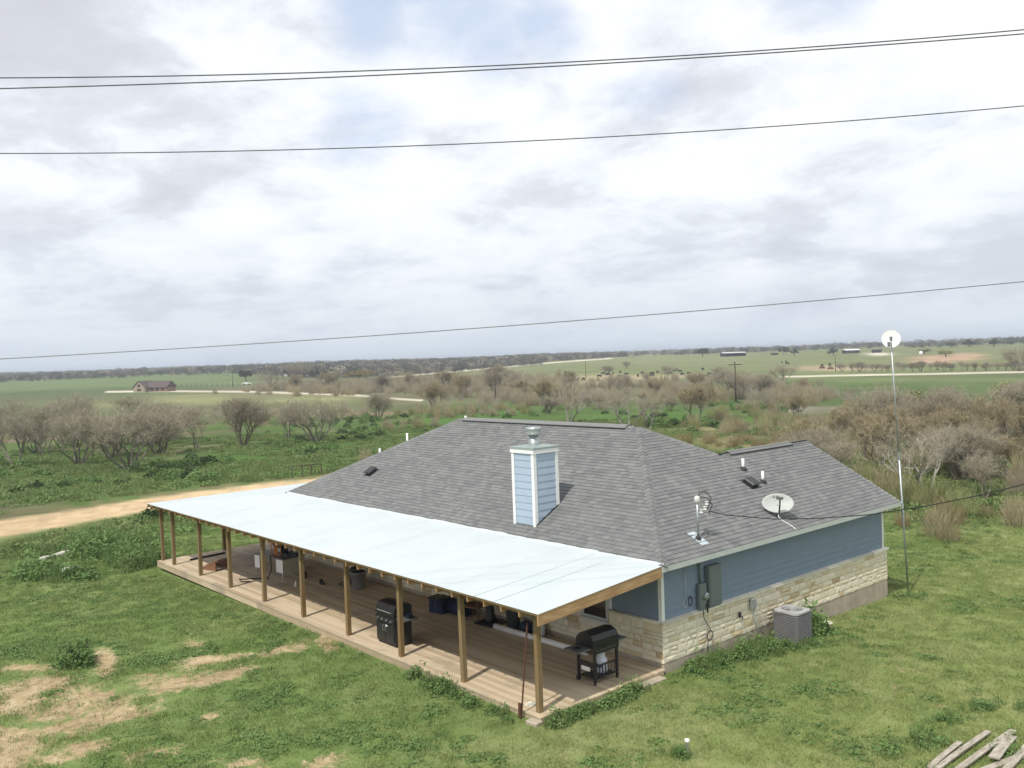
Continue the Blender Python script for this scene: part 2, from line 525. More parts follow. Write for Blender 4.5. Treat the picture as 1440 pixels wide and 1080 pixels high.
def lawn_tone(t, pos):
    a = noise(t, pos, .16, 5, .6, .4); b = noise(t, pos, 1.1, 6, .65); c_ = noise(t, pos, 9.0, 4, .65)
    f = fm(t, 'ADD', fm(t, 'MULTIPLY', a, .5), fm(t, 'ADD', fm(t, 'MULTIPLY', b, .4), fm(t, 'MULTIPLY', c_, .22)))
    dry = nn(t, 'ShaderNodeAttribute', attribute_name='dry').outputs['Fac']
    green = ramp(t, f, [(.38, (.105, .165, .048)), (.52, (.155, .220, .068)), (.66, (.210, .258, .098)), (.8, (.27, .275, .14))])
    dcol = ramp(t, f, [(.40, (.145, .195, .060)), (.54, (.205, .250, .085)), (.66, (.29, .305, .130)), (.78, (.42, .38, .22))])
    return green, dcol, f


def grass_build(t, pos):
    g_, d_, f = lawn_tone(t, pos)
    sp = nn(t, 'ShaderNodeSeparateXYZ'); link(t, pos, sp.inputs[0])
    # drier lawn east of the house, greener to the west
    w = sstep(t, fm(t, 'ADD', sp.outputs[0], fm(t, 'MULTIPLY', sp.outputs[1], .12)), -6.0, 7.0)
    return mix(t, w, g_, d_)


pmat('lawn_blade', None, .7, build=grass_build, spec=.2)

# ---- ground: colour per vertex for the broad zones, noise for the fine grain
mg = bpy.data.materials.new('ground'); mg.use_nodes = True; t = mg.node_tree
pb = t.nodes['Principled BSDF']; pb.inputs['Roughness'].default_value = .95; pb.inputs['Specular IOR Level'].default_value = .1
geo = nn(t, 'ShaderNodeNewGeometry'); pos = geo.outputs['Position']
zc = nn(t, 'ShaderNodeAttribute', attribute_name='zone').outputs['Color']
zw = nn(t, 'ShaderNodeAttribute', attribute_name='zonew').outputs['Fac']
sl = nn(t, 'ShaderNodeAttribute', attribute_name='soil').outputs['Fac']
lawn = grass_build(t, pos)
ff = noise(t, pos, .035, 8, .68, .5); ff2 = noise(t, vmath(t, 'MULTIPLY', pos, (.9, .9, .9)), .9, 6, .65)
zk = fm(t, 'MULTIPLY', fm(t, 'ADD', fm(t, 'MULTIPLY', ff, 1.1), .45), fm(t, 'ADD', fm(t, 'MULTIPLY', ff2, .7), .65))
zcol = vmath(t, 'SCALE', zc, zk)
base = mix(t, zw, lawn, zcol)
n_a = noise(t, pos, .9, 8, .68, .6); n_b = noise(t, pos, 6, 5, .6)
sm = fm(t, 'ADD', sl, fm(t, 'ADD', fm(t, 'MULTIPLY', fm(t, 'SUBTRACT', n_a, .5), 1.9), fm(t, 'MULTIPLY', fm(t, 'SUBTRACT', n_b, .5), .9)))
sf = sstep(t, sm, .34, .72)
soilc = ramp(t, fm(t, 'ADD', fm(t, 'MULTIPLY', noise(t, pos, 1.3, 6, .65), .6), fm(t, 'MULTIPLY', n_b, .4)), [(.36, (.24, .18, .10)), (.5, (.39, .30, .175)), (.62, (.50, .40, .25))])
base = mix(t, sf, base, soilc)
link(t, base, pb.inputs['Base Color'])
bn = nn(t, 'ShaderNodeBump'); bn.inputs['Strength'].default_value = .9; bn.inputs['Distance'].default_value = .06
link(t, fm(t, 'ADD', noise(t, pos, 14, 5, .7), fm(t, 'MULTIPLY', noise(t, pos, 2.5, 4, .6), 1.2)), bn.inputs['Height']); link(t, bn.outputs[0], pb.inputs['Normal'])


# px-space drawing aids: everything is then laid on the terrain itself
def seg_mask(px, py, pts, w0, w1=None):
    best = np.full(px.shape, 1e9); n = len(pts)
    for i in range(n-1):
        (ax, ay), (bx, by) = pts[i], pts[i+1]
        L2 = (bx-ax)**2+(by-ay)**2; tt = np.clip(((px-ax)*(bx-ax)+(py-ay)*(by-ay))/L2, 0, 1)
        d = np.hypot(px-ax-tt*(bx-ax), py-ay-tt*(by-ay)); w = w0+((w1 if w1 is not None else w0)-w0)*(i+tt)/(n-1)
        best = np.minimum(best, d/w)
    return best


def blobm(px, py, L):
    m = np.zeros(px.shape)
    for b in L:
        cx, cy, rx, ry = b[:4]; a = math.radians(b[4]) if len(b) > 4 else 0; w = b[5] if len(b) > 5 else 1
        dx, dy = px-cx, py-cy; u = dx*math.cos(a)+dy*math.sin(a); v = -dx*math.sin(a)+dy*math.cos(a)
        m = np.maximum(m, w*np.exp(-(u/rx)**2-(v/ry)**2))
    return m


SOIL = [(20, 985, 60, 26, -10), (100, 1020, 70, 20, -15, .85), (50, 940, 60, 8, 0, .8), (0, 1065, 70, 26, -10), (150, 1000, 60, 16, -25, .9), (40, 1000, 50, 14, -10, .8), (110, 1055, 90, 16, -12, .7), (200, 960, 50, 14, -10, .8), (60, 965, 75, 20, -8), (110, 990, 80, 22, -20), (20, 1045, 60, 30, -15), (150, 935, 22, 22, 40), (290, 928, 55, 9, -8), (310, 952, 75, 9, -14), (240, 965, 60, 14, -15, .9),
        (175, 1005, 60, 10, -15, .9), (215, 1060, 60, 10, -10, .85), (295, 1008, 16, 6, 0, .9), (460, 906, 20, 10, 20, .9), (350, 1075, 60, 12, 0, .85), (450, 1072, 40, 12, -8, .95), (270, 905, 22, 6, 0, .8), (395, 915, 60, 10, -15, .62), (520, 915, 40, 10, 25, .65),
        (430, 1070, 60, 10, 0, .6), (80, 1068, 60, 12, -10, .85)]
DRYS = [(1150, 872, 60, 14, -14, .5), (1120, 905, 40, 8, -8, .35), (1300, 985, 90, 20, 20, .3), (1420, 850, 40, 25, 0, .3), (1050, 975, 40, 10, 0, .3), (1250, 935, 60, 10, 15, .3)]
ROAD = [(-260, 790), (-60, 756), (0, 745), (60, 735), (120, 724), (180, 714), (240, 704), (330, 692), (430, 680), (520, 668)]
ROADF = [(150, 551), (230, 550), (360, 551), (420, 553), (500, 556), (560, 561), (592, 563)]
ROADG = [(545, 531), (620, 524), (680, 519), (740, 513), (800, 508), (860, 504)]
ROADH = [(1095, 530), (1180, 528), (1300, 526), (1440, 523), (1600, 520)]


def zone_fields(x, y, z):
    px, py, c = proj(x, y, z)
    d = np.hypot(x-CXP, y-CYP)
    vis = (c > 1)
    soil = np.where(vis, blobm(px, py, SOIL), 0); soil = np.maximum(soil, np.where(vis & (d < 60), blobm(px, py, DRYS), 0))
    hor = 527-.0347*px   # horizon line
    dy = py-hor
    col = np.zeros(x.shape+(3,)); w = np.zeros(x.shape)

    def put(m, c_):
        nonlocal col, w
        m = np.clip(m, 0, 1)[..., None]; col = col*(1-m)+np.array(c_)*m
    # base of the distance: dull green rangeland
    col[:] = (.105, .115, .055)
    f1 = fbm(x/70, y/70, 4); f2 = fbm(x/22+9, y/22, 4)
    put(np.clip((f1-.5)*5, 0, 1)*.7, (.17, .15, .09))
    put(np.clip((f2-.55)*5, 0, 1)*.7, (.075, .115, .035))
    # far fields
    S_ = lambda v, a, b: np.clip((v-a)/(b-a), 0, 1)
    put(vis*S_(dy, 4, 8)*(1-S_(dy, 24, 30))*(1-S_(px, 330, 420)), (.125, .165, .065))
    put(vis*S_(dy, 22, 26)*(1-S_(dy, 38, 52))*(1-S_(px, 260, 340))*S_(f1, .4, .6), (.085, .11, .045))
    put(vis*blobm(px, py, [(280, 562, 90, 8), (430, 562, 70, 7), (130, 570, 70, 7, 0, .6)])*1.3, (.21, .215, .10))
    put(vis*blobm(px, py, [(60, 612, 90, 16), (380, 592, 45, 6), (560, 582, 60, 5), (250, 600, 40, 8)])*1.1, (.21, .145, .10))
    put(vis*S_(dy, 1.5, 4)*(1-S_(dy, 40, 46))*S_(px, 640+dy*2, 740+dy*2)*(1-S_(px, 1500, 1700)), (.155, .175, .075))
    put(vis*blobm(px, py, [(900, 505, 160, 8), (700, 521, 60, 8)]), (.185, .195, .09))
    put(vis*blobm(px, py, [(880, 531, 80, 3.5), (1175, 518, 60, 3.5), (985, 529, 60, 2.5), (850, 538, 60, 2)])*1.4, (.34, .27, .17))
    put(vis*blobm(px, py, [(1330, 504, 42, 4), (1310, 508, 26, 3.2), (1360, 500, 22, 3)])*1.6, (.38, .26, .17))
    put(vis*blobm(px, py, [(1235, 498, 16, 1.8)])*1.6, (.55, .50, .42))
    put(vis*blobm(px, py, [(1300, 539, 280, 11), (1480, 545, 120, 16)])*1.6, (.092, .135, .045))
    put(vis*blobm(px, py, [(1300, 533, 260, 3.5)])*1.2, (.14, .17, .07))
    put(vis*blobm(px, py, [(1255, 553, 100, 6)])*.9, (.065, .095, .035))
    # green meadow around the brush, close
    put(vis*S_(dy, 60, 75)*(1-S_(dy, 185, 200))*S_(fbm(x/9, y/9, 4), .42, .55)*.9, (.075, .125, .032))
    put(vis*blobm(px, py, [(690, 580, 60, 10), (930, 590, 90, 14), (1080, 592, 60, 10), (600, 595, 60, 10), (450, 640, 130, 24), (120, 680, 220, 24)])*1.2, (.075, .15, .032))
    put(vis*blobm(px, py, [(960, 612, 60, 6), (1010, 606, 60, 4), (1050, 625, 60, 6)])*1.4, (.27, .22, .12))
    put(vis*blobm(px, py, [(1150, 577, 45, 4)])*1.8, (.34, .31, .27))
    put(vis*blobm(px, py, [(850, 560, 30, 3)])*1.4, (.36, .33, .28))
    # pale caliche roads
    for P_, wd in ((ROADF, 1.0), (ROADG, .8), (ROADH, 1.0)):
        put(vis*np.clip(1.6-seg_mask(px, py, P_, wd), 0, 1)*1.0, (.55, .50, .40))
    # dirt drive beside the house
    rd = seg_mask(px, py, ROAD, 12.5, 5)
    nr = fbm(x*.4, y*.4, 4)
    roadm = np.where(vis, np.clip((1.25-rd-(nr-.5)*.7)*2.5, 0, 1), 0)*(d < 90)
    edge = np.where(vis, np.clip((2.6-rd)*1.2, 0, 1), 0)*(d < 90)
    w = S_(d, 46, 62)
    lawnm = vis*(px > 560)*(d < 60)
    w = w*(1-0*lawnm)
    put(edge*.55*(nr > .5), (.19, .16, .09))
    tr = np.abs(np.abs(seg_mask(px, py, ROAD, 1, .36)*np.sign(1))-6.5)
    put(roadm, (.55, .41, .25)); put(roadm*np.clip(1.2-tr/2.5, 0, 1)*.6, (.46, .33, .20)); put(roadm*(fbm(x*1.3, y*1.3, 3) > .62)*.6, (.40, .31, .19))
    w = np.maximum(w, np.maximum(roadm, 0))
    # behind and right of the house the yard fades into rough brush floor
    put(vis*S_(px, 1050, 1150)*(1-S_(dy, 215, 260))*S_(dy, 75, 90)*.8, (.10, .105, .05))
    w = np.maximum(w, vis*(px > 1040)*(1-S_(dy, 225, 262))*1.0)
    return col, w, soil, px, py, d, dy, roadm


def build_ground():
    look = math.atan2(Fv[1], Fv[0])
    an = np.concatenate([np.arange(-40, 40, .22), np.arange(40, 320, 3.0)])
    an = np.radians(an)+look
    rd = np.concatenate([[0.5, 2, 4, 6], np.geomspace(8, 20000, 420)])
    A, Rr_ = np.meshgrid(an, rd); X = CXP+Rr_*np.cos(A); Y = CYP+Rr_*np.sin(A); Z = ground_h(X, Y)
    col, w, soil, *_ = zone_fields(X, Y, Z)
    nr, na = X.shape
    V = np.stack([X, Y, Z], -1).reshape(-1, 3)
    i = np.arange(nr-1)[:, None]*na; j = np.arange(na)[None]; j2 = (j+1) % na
    Fc = np.stack([i+j, i+na+j, i+na+j2, i+j2], -1).reshape(-1, 4)[:, ::-1]
    me = raw_mesh('ground', V, np.ascontiguousarray(Fc), mg, True)
    # cap the centre
    a = me.attributes.new('zone', 'FLOAT_COLOR', 'POINT')
    c4 = np.concatenate([col.reshape(-1, 3), np.ones((len(V), 1))], 1).astype(np.float32); a.data.foreach_set('color', c4.ravel())
    a = me.attributes.new('zonew', 'FLOAT', 'POINT'); a.data.foreach_set('value', w.ravel().astype(np.float32))
    a = me.attributes.new('soil', 'FLOAT', 'POINT'); a.data.foreach_set('value', soil.ravel().astype(np.float32))
    o = obj('ground', me, None); o['kind'] = 'structure'
    # normals must look up
    if me.polygons[len(me.polygons)//2].normal.z < 0: me.flip_normals()
    return o


build_ground()

# ------------------------------------------------------------ the house
ZE, SL, LH, WH, WM_ = 2.65, 0.546, 19.54, 11.98, 10.2
SN = math.hypot(1, SL)
house = thing('farmhouse', 'blue and limestone farmhouse with grey shingle roof and white porch roof', 'house', (0, 0, 0))
RB, RZ = 5.1, ZE+SL*5.1
WB = 3.37; WZ = ZE+SL*WB

# planes of the roof: (eave origin, along-eave dir, up-slope dir, polygon in (u,v) with v along slope)
def plane(o, e, up, poly3):
    o = Vector(o); e = Vector(e).normalized(); n = e.cross(Vector(up)).normalized(); up = n.cross(e).normalized()
    if n.z < 0: n = -n
    P = [((Vector(p)-o).dot(e), (Vector(p)-o).dot(up)) for p in poly3]
    return dict(o=o, e=e, up=up, n=n, poly=P)


planes = {
    'front': plane((-LH, 0, ZE), (1, 0, 0), (0, 1, SL), [(-LH, 0, ZE), (0, 0, ZE), (-RB, RB, RZ), (-LH+RB, RB, RZ)]),
    'right': plane((0, 0, ZE), (0, 1, 0), (-1, 0, SL), [(0, 0, ZE), (0, WH, ZE), (-WB, WH, WZ), (-WB, WM_-WB, WZ), (-RB, RB, RZ)]),
    'left': plane((-LH, WM_, ZE), (0, -1, 0), (1, 0, SL), [(-LH, WM_, ZE), (-LH, 0, ZE), (-LH+RB, RB, RZ)]),
    'back': plane((0, WM_, ZE), (-1, 0, 0), (0, -1, SL), [(-2*WB, WM_, ZE), (-LH, WM_, ZE), (-LH+RB, RB, RZ), (-RB, RB, RZ), (-WB, WM_-WB, WZ)]),
    'wing': plane((-2*WB, WH, ZE), (0, -1, 0), (1, 0, SL), [(-2*WB, WH, ZE), (-2*WB, WM_, ZE), (-WB, WM_-WB, WZ), (-WB, WH, WZ)]),
}
# roof body
mb = MB()
for k, p in planes.items():
    top = [p['o']+p['e']*u+p['up']*v-p['n']*.012 for u, v in p['poly']]
    bot = [q-Vector((0, 0, .05)) for q in top]
    n = len(top); mb.add(top+bot, [tuple(range(n)), tuple(reversed(range(n, 2*n)))]+[((i+1) % n, i, n+i, n+(i+1) % n) for i in range(n)])
roof = obj('roof', mb, MT['shingle'], house)


def interval(poly, v):
    xs = []
    n = len(poly)
    for i in range(n):
        (a, b), (c, d) = poly[i], poly[(i+1) % n]
        if (b-v)*(d-v) < 0 or (b == v) != (d == v): xs.append(a+(c-a)*(v-b)/(d-b))
    return (min(xs), max(xs)) if len(xs) >= 2 else None


EXPO, TH = .146, .011
cands = []
for key, p in planes.items():
    vmax = max(v for u, v in p['poly']); r = 0; v = -0.02
    while v < vmax-.03:
        iv = interval(p['poly'], min(max(v+EXPO*.5, .01), vmax-.01))
        if iv:
            u = iv[0]-rng.random()*.25
            while u < iv[1]:
                wd = rng.choice([.16, .22, .28, .34])
                a, b = max(u, iv[0]), min(u+wd, iv[1])
                if b-a > .04: cands.append((key, a, b, v, wd))
                u += wd
        v += EXPO; r += 1


def shing(mbx, p, a, b, v, o=None):
    E, Uq, N, O = p['e'], p['up'], p['n'], p['o']
    def q(u, vv, h):
        P = O+E*u+Uq*vv+N*h
        return P-(o if o is not None else Vector((0, 0, 0)))
    lo, hi = TH*(1+.7*rng.random()), .002
    P = [q(a+.003, v, -.004), q(b-.003, v, -.004), q(b-.003, v+EXPO+.01, -.004), q(a+.003, v+EXPO+.01, -.004), q(a+.003, v, lo), q(b-.003, v, lo), q(b-.003, v+EXPO+.01, hi), q(a+.003, v+EXPO+.01, hi)]
    mbx.hexa(P)


# the 300 nearest full shingles are pieces of their own, they share a few meshes
def sdist(c):
    p = planes[c[0]]; P = p['o']+p['e']*(c[1]+c[2])/2+p['up']*c[3]
    return (P-Vector(CAM)).length


order = sorted(range(len(cands)), key=lambda i: sdist(cands[i]) if abs(cands[i][2]-cands[i][1]-cands[i][4]) < 1e-6 and cands[i][0] in ('front', 'right') else 1e9)
single = set(order[:300]); proto_sh = {}
mbs = MB()
for i, c in enumerate(cands):
    p = planes[c[0]]
    if i in single:
        kk = (c[0], round(c[4], 2))
        if kk not in proto_sh:
            m1 = MB(); shing(m1, p, c[1], c[2], c[3], p['o']+p['e']*c[1]+p['up']*c[3]); proto_sh[kk] = m1.mesh('shingle', MT['shingle'])
        P = p['o']+p['e']*c[1]+p['up']*c[3]
        obj('shingle', proto_sh[kk], None, roof, loc=P)
    else:
        mbs.tone = rng.random(); shing(mbs, p, c[1], c[2], c[3])
obj('shingle_courses', mbs, None or MT['shingle'], roof, kind='stuff')


def cap_line(a, b, wd=.15, name='ridge_cap_shingle', drop=SL*.7):
    a = Vector(a); b = Vector(b); d = (b-a).normalized(); side = d.cross(Vector((0, 0, 1))).normalized(); up = side.cross(d).normalized()
    L = (b-a).length; n = int(L/.2); m1 = MB()
    for s_ in (0,):
        q = [(-wd, -.075), (0, .0), (wd, -.075)]
        P = []
        for al, h in ((0, .034), (.235, .02)):
            for u, hh in q: P.append(d*al+side*u+up*(h+hh))
            for u, hh in q: P.append(d*al+side*u+up*(h+hh-.018))
        m1.add(P, [(0, 1, 7, 6), (1, 2, 8, 7), (4, 3, 9, 10), (5, 4, 10, 11), (3, 4, 1, 0), (4, 5, 2, 1), (0, 6, 9, 3), (8, 2, 5, 11), (6, 7, 10, 9), (7, 8, 11, 10)])
    me = m1.mesh(name, MT['shingle'])
    for i in range(n): obj(name, me, None, roof, loc=a+d*(i*.2)+up*.004)


cap_line((0, 0, ZE), (-RB, RB, RZ), .14)
cap_line((-LH, 0, ZE), (-LH+RB, RB, RZ), .14)
cap_line((-WB, WM_-WB, WZ), (-RB, RB, RZ), .14)
cap_line((-LH+RB-.05, RB, RZ), (-RB, RB, RZ), .14)
cap_line((-WB, WH, WZ), (-WB, WM_-WB, WZ), .14)


def ridge_vent(a, b):
    a = Vector(a); b = Vector(b); d = (b-a).normalized(); side = d.cross(Vector((0, 0, 1))).normalized()
    m1 = MB(); m2 = MB(); k = .17
    for s_ in (-1, 1):
        q = lambda al, u, h: al+side*u*s_+Vector((0, 0, h-abs(u)*SL))
        P = [q(a, 0, .058), q(b, 0, .058), q(b, k, .058), q(a, k, .058), q(a, 0, .078), q(b, 0, .078), q(b, k, .074), q(a, k, .074)]
        m1.hexa(P)
        P = [q(a, 0, -.03), q(b, 0, -.03), q(b, k+.004, -.03), q(a, k+.004, -.03), q(a, 0, .049), q(b, 0, .057), q(b, k+.004, .057), q(a, k+.004, .057)]
        m2.hexa(P)
    v = obj('ridge_vent', m2, MT['black'], roof); obj('vent_cover', m1, MT['shingle'], roof)


ridge_vent((-LH+RB+.35, RB, RZ), (-RB-.45, RB, RZ))
ridge_vent((-WB, WM_-WB+.5, WZ), (-WB, WH-1.1, WZ))


def roof_pt(x, y, side):
    return (x, y, ZE+SL*(y if side == 'f' else (-x if side == 'r' else x+LH)))


def vent_pipe(P, h, lean=0):
    m1 = MB().lathe([(.045, -.1), (.045, h)], 10, P); v = obj('vent_pipe', m1, MT['white_trim'], roof, True)
    m2 = MB(); m2.lathe([(.13, -.08), (.12, .02), (.06, .07), (.05, .09)], 10, P); obj('pipe_boot', m2, MT['black'], roof)


vent_pipe(roof_pt(-2.57, 7.04, 'r'), .34)
vent_pipe(roof_pt(-1.92, 7.12, 'r'), .34)
vent_pipe(roof_pt(-16.9, 4.2, 'l'), .75)
vent_pipe(roof_pt(-17.6, 3.3, 'l'), .55)
vent_pipe((-LH+RB-.3, RB+.5, RZ-.4), .48)


def box_vent(P, rz, tilt_dir):
    m1 = MB(); c = Vector(P); e = Vector((0, 1, 0)) if tilt_dir == 'r' else Vector((1, 0, 0)); up = Vector((-1, 0, SL)).normalized() if tilt_dir == 'r' else Vector((0, 1, SL)).normalized()
    n = e.cross(up); n = n if n.z > 0 else -n
    def hx(m, a, b, c0, c1, h0, h1, ins=0):
        P8 = [c+e*u+up*v+n*h for u, v, h in ((a, c0, h0), (b, c0, h0), (b, c1, h0), (a, c1, h0), (a+ins, c0+ins, h1), (b-ins, c0+ins, h1), (b-ins, c1-ins, h1), (a+ins, c1-ins, h1))]
        m.hexa(P8)
    hx(m1, -.24, .24, -.26, .24, 0, .02); hx(m1, -.17, .17, -.18, .18, .02, .12, .015); hx(m1, -.21, .21, -.23, .2, .12, .15, .03)
    obj('box_vent', m1, MT['black'], roof)


box_vent(roof_pt(-1.95, 6.5, 'r'), 0, 'r')
box_vent(roof_pt(-15.73, 1.72, 'f'), 0, 'f')

# fascia and soffit
m1 = MB().box(0.0, .022, -.02, WH+.02, ZE-.15, ZE-.012); obj('fascia_board', m1, MT['trim_grey'], house)
m1 = MB().box(-2*WB, -LH, WM_, WM_+.022, ZE-.15, ZE-.012); obj('fascia_board', m1, MT['trim_grey'], house)
m1 = MB().box(-LH-.022, -LH, 0, WM_, ZE-.15, ZE-.012); obj('fascia_board', m1, MT['trim_grey'], house)
m1 = MB().box(-LH, -.002, -.022, 0, ZE-.15, ZE-.012); obj('fascia_board', m1, MT['trim_grey'], house)
m1 = MB(); m1.box(-.42, -.002, .002, WH, ZE-.155, ZE-.135); m1.box(-LH, -.42, .002, .42, ZE-.155, ZE-.135); obj('soffit', m1, MT['soffit'], house)
# rake board on the wing gable
for s_ in (1, -1):
    a = Vector((-WB, WH+.012, WZ-.09)); b = Vector((-WB+s_*(WB+.02), WH+.012, ZE-.09)); m1 = MB(); m1.beam(a, b, .024, .15, (0, 0, 1)); obj('rake_board', m1, MT['trim_grey'], house)

# foundation and wall cores
XW, YW = -.42, .42
ZL = 1.12
m1 = MB(); m1.box(-19.2, -.325, .345, 9.88, -1.2, .10); m1.box(-6.4, -.325, 9.88, 11.64, -1.2, .10)
obj('foundation', m1, MT['concrete'], house)
m1 = MB(); m1.box(-19.1, XW, YW, 9.8, .102, 2.50); m1.box(-6.3, XW, 9.8, 11.56, .102, 2.50)
m1.add([(XW, 11.56, 2.5), (-6.3, 11.56, 2.5), (-WB, 11.56, WZ-.1), (XW, 11.50, 2.5), (-6.3, 11.50, 2.5), (-WB, 11.50, WZ-.1)], [(0, 1, 2), (5, 4, 3), (0, 3, 4, 1), (1, 4, 5, 2), (2, 5, 3, 0)])
wall = obj('wall', m1, MT['siding'], house)


# lap siding boards
def lap_x(x, y0, y1, z0, z1, parent, mat, expo=.175, piece=3.66, name='siding_board', sign=1):
    z = z0; r = 0
    while z < z1-.01:
        zt = min(z+expo, z1); y = y0-(r % 3)*1.2
        while y < y1:
            a, b = max(y+.0015, y0), min(y+piece-.0015, y1)
            if b-a > .02:
                P = [(x, a, z), (x+.030*sign, a, z), (x+.030*sign, b, z), (x, b, z), (x, a, zt), (x+.008*sign, a, zt), (x+.008*sign, b, zt), (x, b, zt)]
                if sign < 0: P = [P[1], P[0], P[3], P[2], P[5], P[4], P[7], P[6]]
                m_ = MB().hexa(P)
                obj(name, m_, mat, parent)
            y += piece
        z += expo; r += 1


def lap_y(y, x0, x1, z0, z1, parent, mat, expo=.175, name='siding_board', sign=-1):
    z = z0
    while z < z1-.01:
        zt = min(z+expo, z1)
        P = [(x0, y+.022*sign, z), (x1, y+.022*sign, z), (x1, y, z), (x0, y, z), (x0, y+.008*sign, zt), (x1, y+.008*sign, zt), (x1, y, zt), (x0, y, zt)]
        if sign > 0: P = [P[3], P[2], P[1], P[0], P[7], P[6], P[5], P[4]]
        obj(name, MB().hexa(P), mat, parent); z += expo


lap_x(XW+.001, YW+.07, 11.47, ZL+.03, 2.49, wall, MT['siding'])
lap_y(YW-.001, -2.08, -.49, ZL+.03, 2.49, wall, MT['siding'])
# corner boards
for bx in ((XW, XW+.035, YW-.035, YW+.075), (XW-.075, XW-.001, YW-.035, YW), (XW, XW+.035, 11.475, 11.59), (-2.19, -2.085, YW-.035, YW)):
    m1 = MB().box(bx[0], bx[1], bx[2], bx[3], ZL+.015, 2.492); obj('corner_board', m1, MT['white_trim'], wall)


# stone: coursed rubble blocks with rough chamfered faces
def stone_block(m, o, e, n, a, b, z0, z1, dep, ch=.008):
    e = Vector(e); n = Vector(n); o = Vector(o)
    j = lambda s: (rng.random()-.5)*s
    q = lambda u, z, h: o+e*u+Vector((0, 0, z))+n*h
    P = [q(a, z0, 0), q(b, z0, 0), q(b, z1, 0), q(a, z1, 0)]
    d1 = dep*.6
    P += [q(a+j(.008), z0+j(.006), d1), q(b+j(.008), z0+j(.006), d1), q(b+j(.008), z1+j(.006), d1), q(a+j(.008), z1+j(.006), d1)]
    P += [q(a+ch, z0+ch, dep+j(.008)), q(b-ch, z0+ch, dep+j(.008)), q(b-ch, z1-ch, dep+j(.008)), q(a+ch, z1-ch, dep+j(.008))]
    P += [q((a+b)/2+j(.05), (z0+z1)/2+j(.02), dep+.004+rng.random()*.016)]
    Fc = []
    for k in (0, 4):
        for i in range(4): i2 = (i+1) % 4; Fc.append((k+i, k+i2, k+4+i2, k+4+i))
    Fc += [(8, 9, 12), (9, 10, 12), (10, 11, 12), (11, 8, 12)]
    return m.add(P, Fc)


def stone_wall(o, e, n, L, z0, z1, holes=()):
    """list of blocks (a,b,z0,z1)"""
    out = []; z = z0
    while z < z1-.03:
        h = rng.choice([.12, .15, .18, .21]); 
        if z+h > z1-.09: h = z1-z
        u = 0
        while u < L-.01:
            w = rng.uniform(.22, .62)*(1.0 if h < .16 else .85)
            if u+w > L-.15: w = L-u
            split = rng.random() < .22 and h > .17
            for (za, zb) in ([(z, z+h)] if not split else [(z, z+h*.5), (z+h*.5, z+h)]):
                bad = any(u < hb[1] and u+w > hb[0] and za < hb[3] and zb > hb[2] for hb in holes)
                if not bad: out.append((u+.006, u+w-.006, za+.006, zb-.006))
            u += w
        z += h
    return out


core = MB()
# backing of the masonry
core.box(XW+.002, -.345, .345, 11.655, .103, ZL-.02)
core.box(-2.15, -.345, .345, .412, .103, ZL-.02)
core.box(-19.22, -3.16, .345, .418, .103, 2.49)
core.box(-3.16, -2.15, .345, .418, .103, .76)
core.box(-3.16, -2.15, .345, .418, 1.96, 2.49)
core.box(-19.22, -19.105, .42, 9.9, .103, 2.49)
masonry = obj('stone_wainscot', core, MT['mortar'], house)
blocks = []
for b in stone_wall((-.345, .32, 0), (0, 1, 0), (1, 0, 0), 11.34, .105, ZL-.03): blocks.append(((-.345, .32, 0), (0, 1, 0), (1, 0, 0), b, 0))
for b in stone_wall(None, None, None, 1.83, .105, ZL-.03): blocks.append(((-2.148, .345, 0), (1, 0, 0), (0, -1, 0), b, 0))
W0 = -19.2
for b in stone_wall(None, None, None, -2.15-W0, .105, 2.46, holes=((-3.20-W0, -2.13-W0, .70, 2.02),)): blocks.append(((W0, .345, 0), (1, 0, 0), (0, -1, 0), b, 1))


def bd(B):
    o, e, n, b, _ = B; P = Vector(o)+Vector(e)*(b[0]+b[1])/2+Vector((0, 0, (b[2]+b[3])/2)); return (P-Vector(CAM)).length+(12 if _ and b[2] > 1.2 else 0)


blocks.sort(key=bd); mst = MB()
for i, (o, e, n, b, _) in enumerate(blocks):
    if i < 300:
        m_ = MB(); stone_block(m_, o, e, n, b[0], b[1], b[2], b[3], .026); obj('stone', m_, MT['stone'], masonry)
    else:
        mst.tone = rng.random(); stone_block(mst, o, e, n, b[0], b[1], b[2], b[3], .026)
obj('stone_courses', mst, MT['stone'], masonry, kind='stuff')
# projecting stone ledge in lengths
y = .26
while y < 11.7:
    L = min(rng.uniform(.5, .8), 11.72-y); m_ = MB(); m_.add(*[[(XW+.03, y+.004, ZL-.028), (-.26, y+.004, ZL-.028), (-.26, y+L-.004, ZL-.028), (XW+.03, y+L-.004, ZL-.028), (XW+.03, y+.004, ZL+.035), (-.265, y+.004, ZL+.015), (-.265, y+L-.004, ZL+.015), (XW+.03, y+L-.004, ZL+.035)],
             [(3, 2, 1, 0), (4, 5, 6, 7), (0, 1, 5, 4), (1, 2, 6, 5), (2, 3, 7, 6), (3, 0, 4, 7)]])
    obj('ledge_stone', m_, MT['ledge_stone'], masonry); y += L
x = -2.15
while x < -.42:
    L = min(.62, -.392-x); m_ = MB().box(x+.004, x+L-.004, .26, .392, ZL-.028, ZL+.018); obj('ledge_stone', m_, MT['ledge_stone'], masonry); x += L

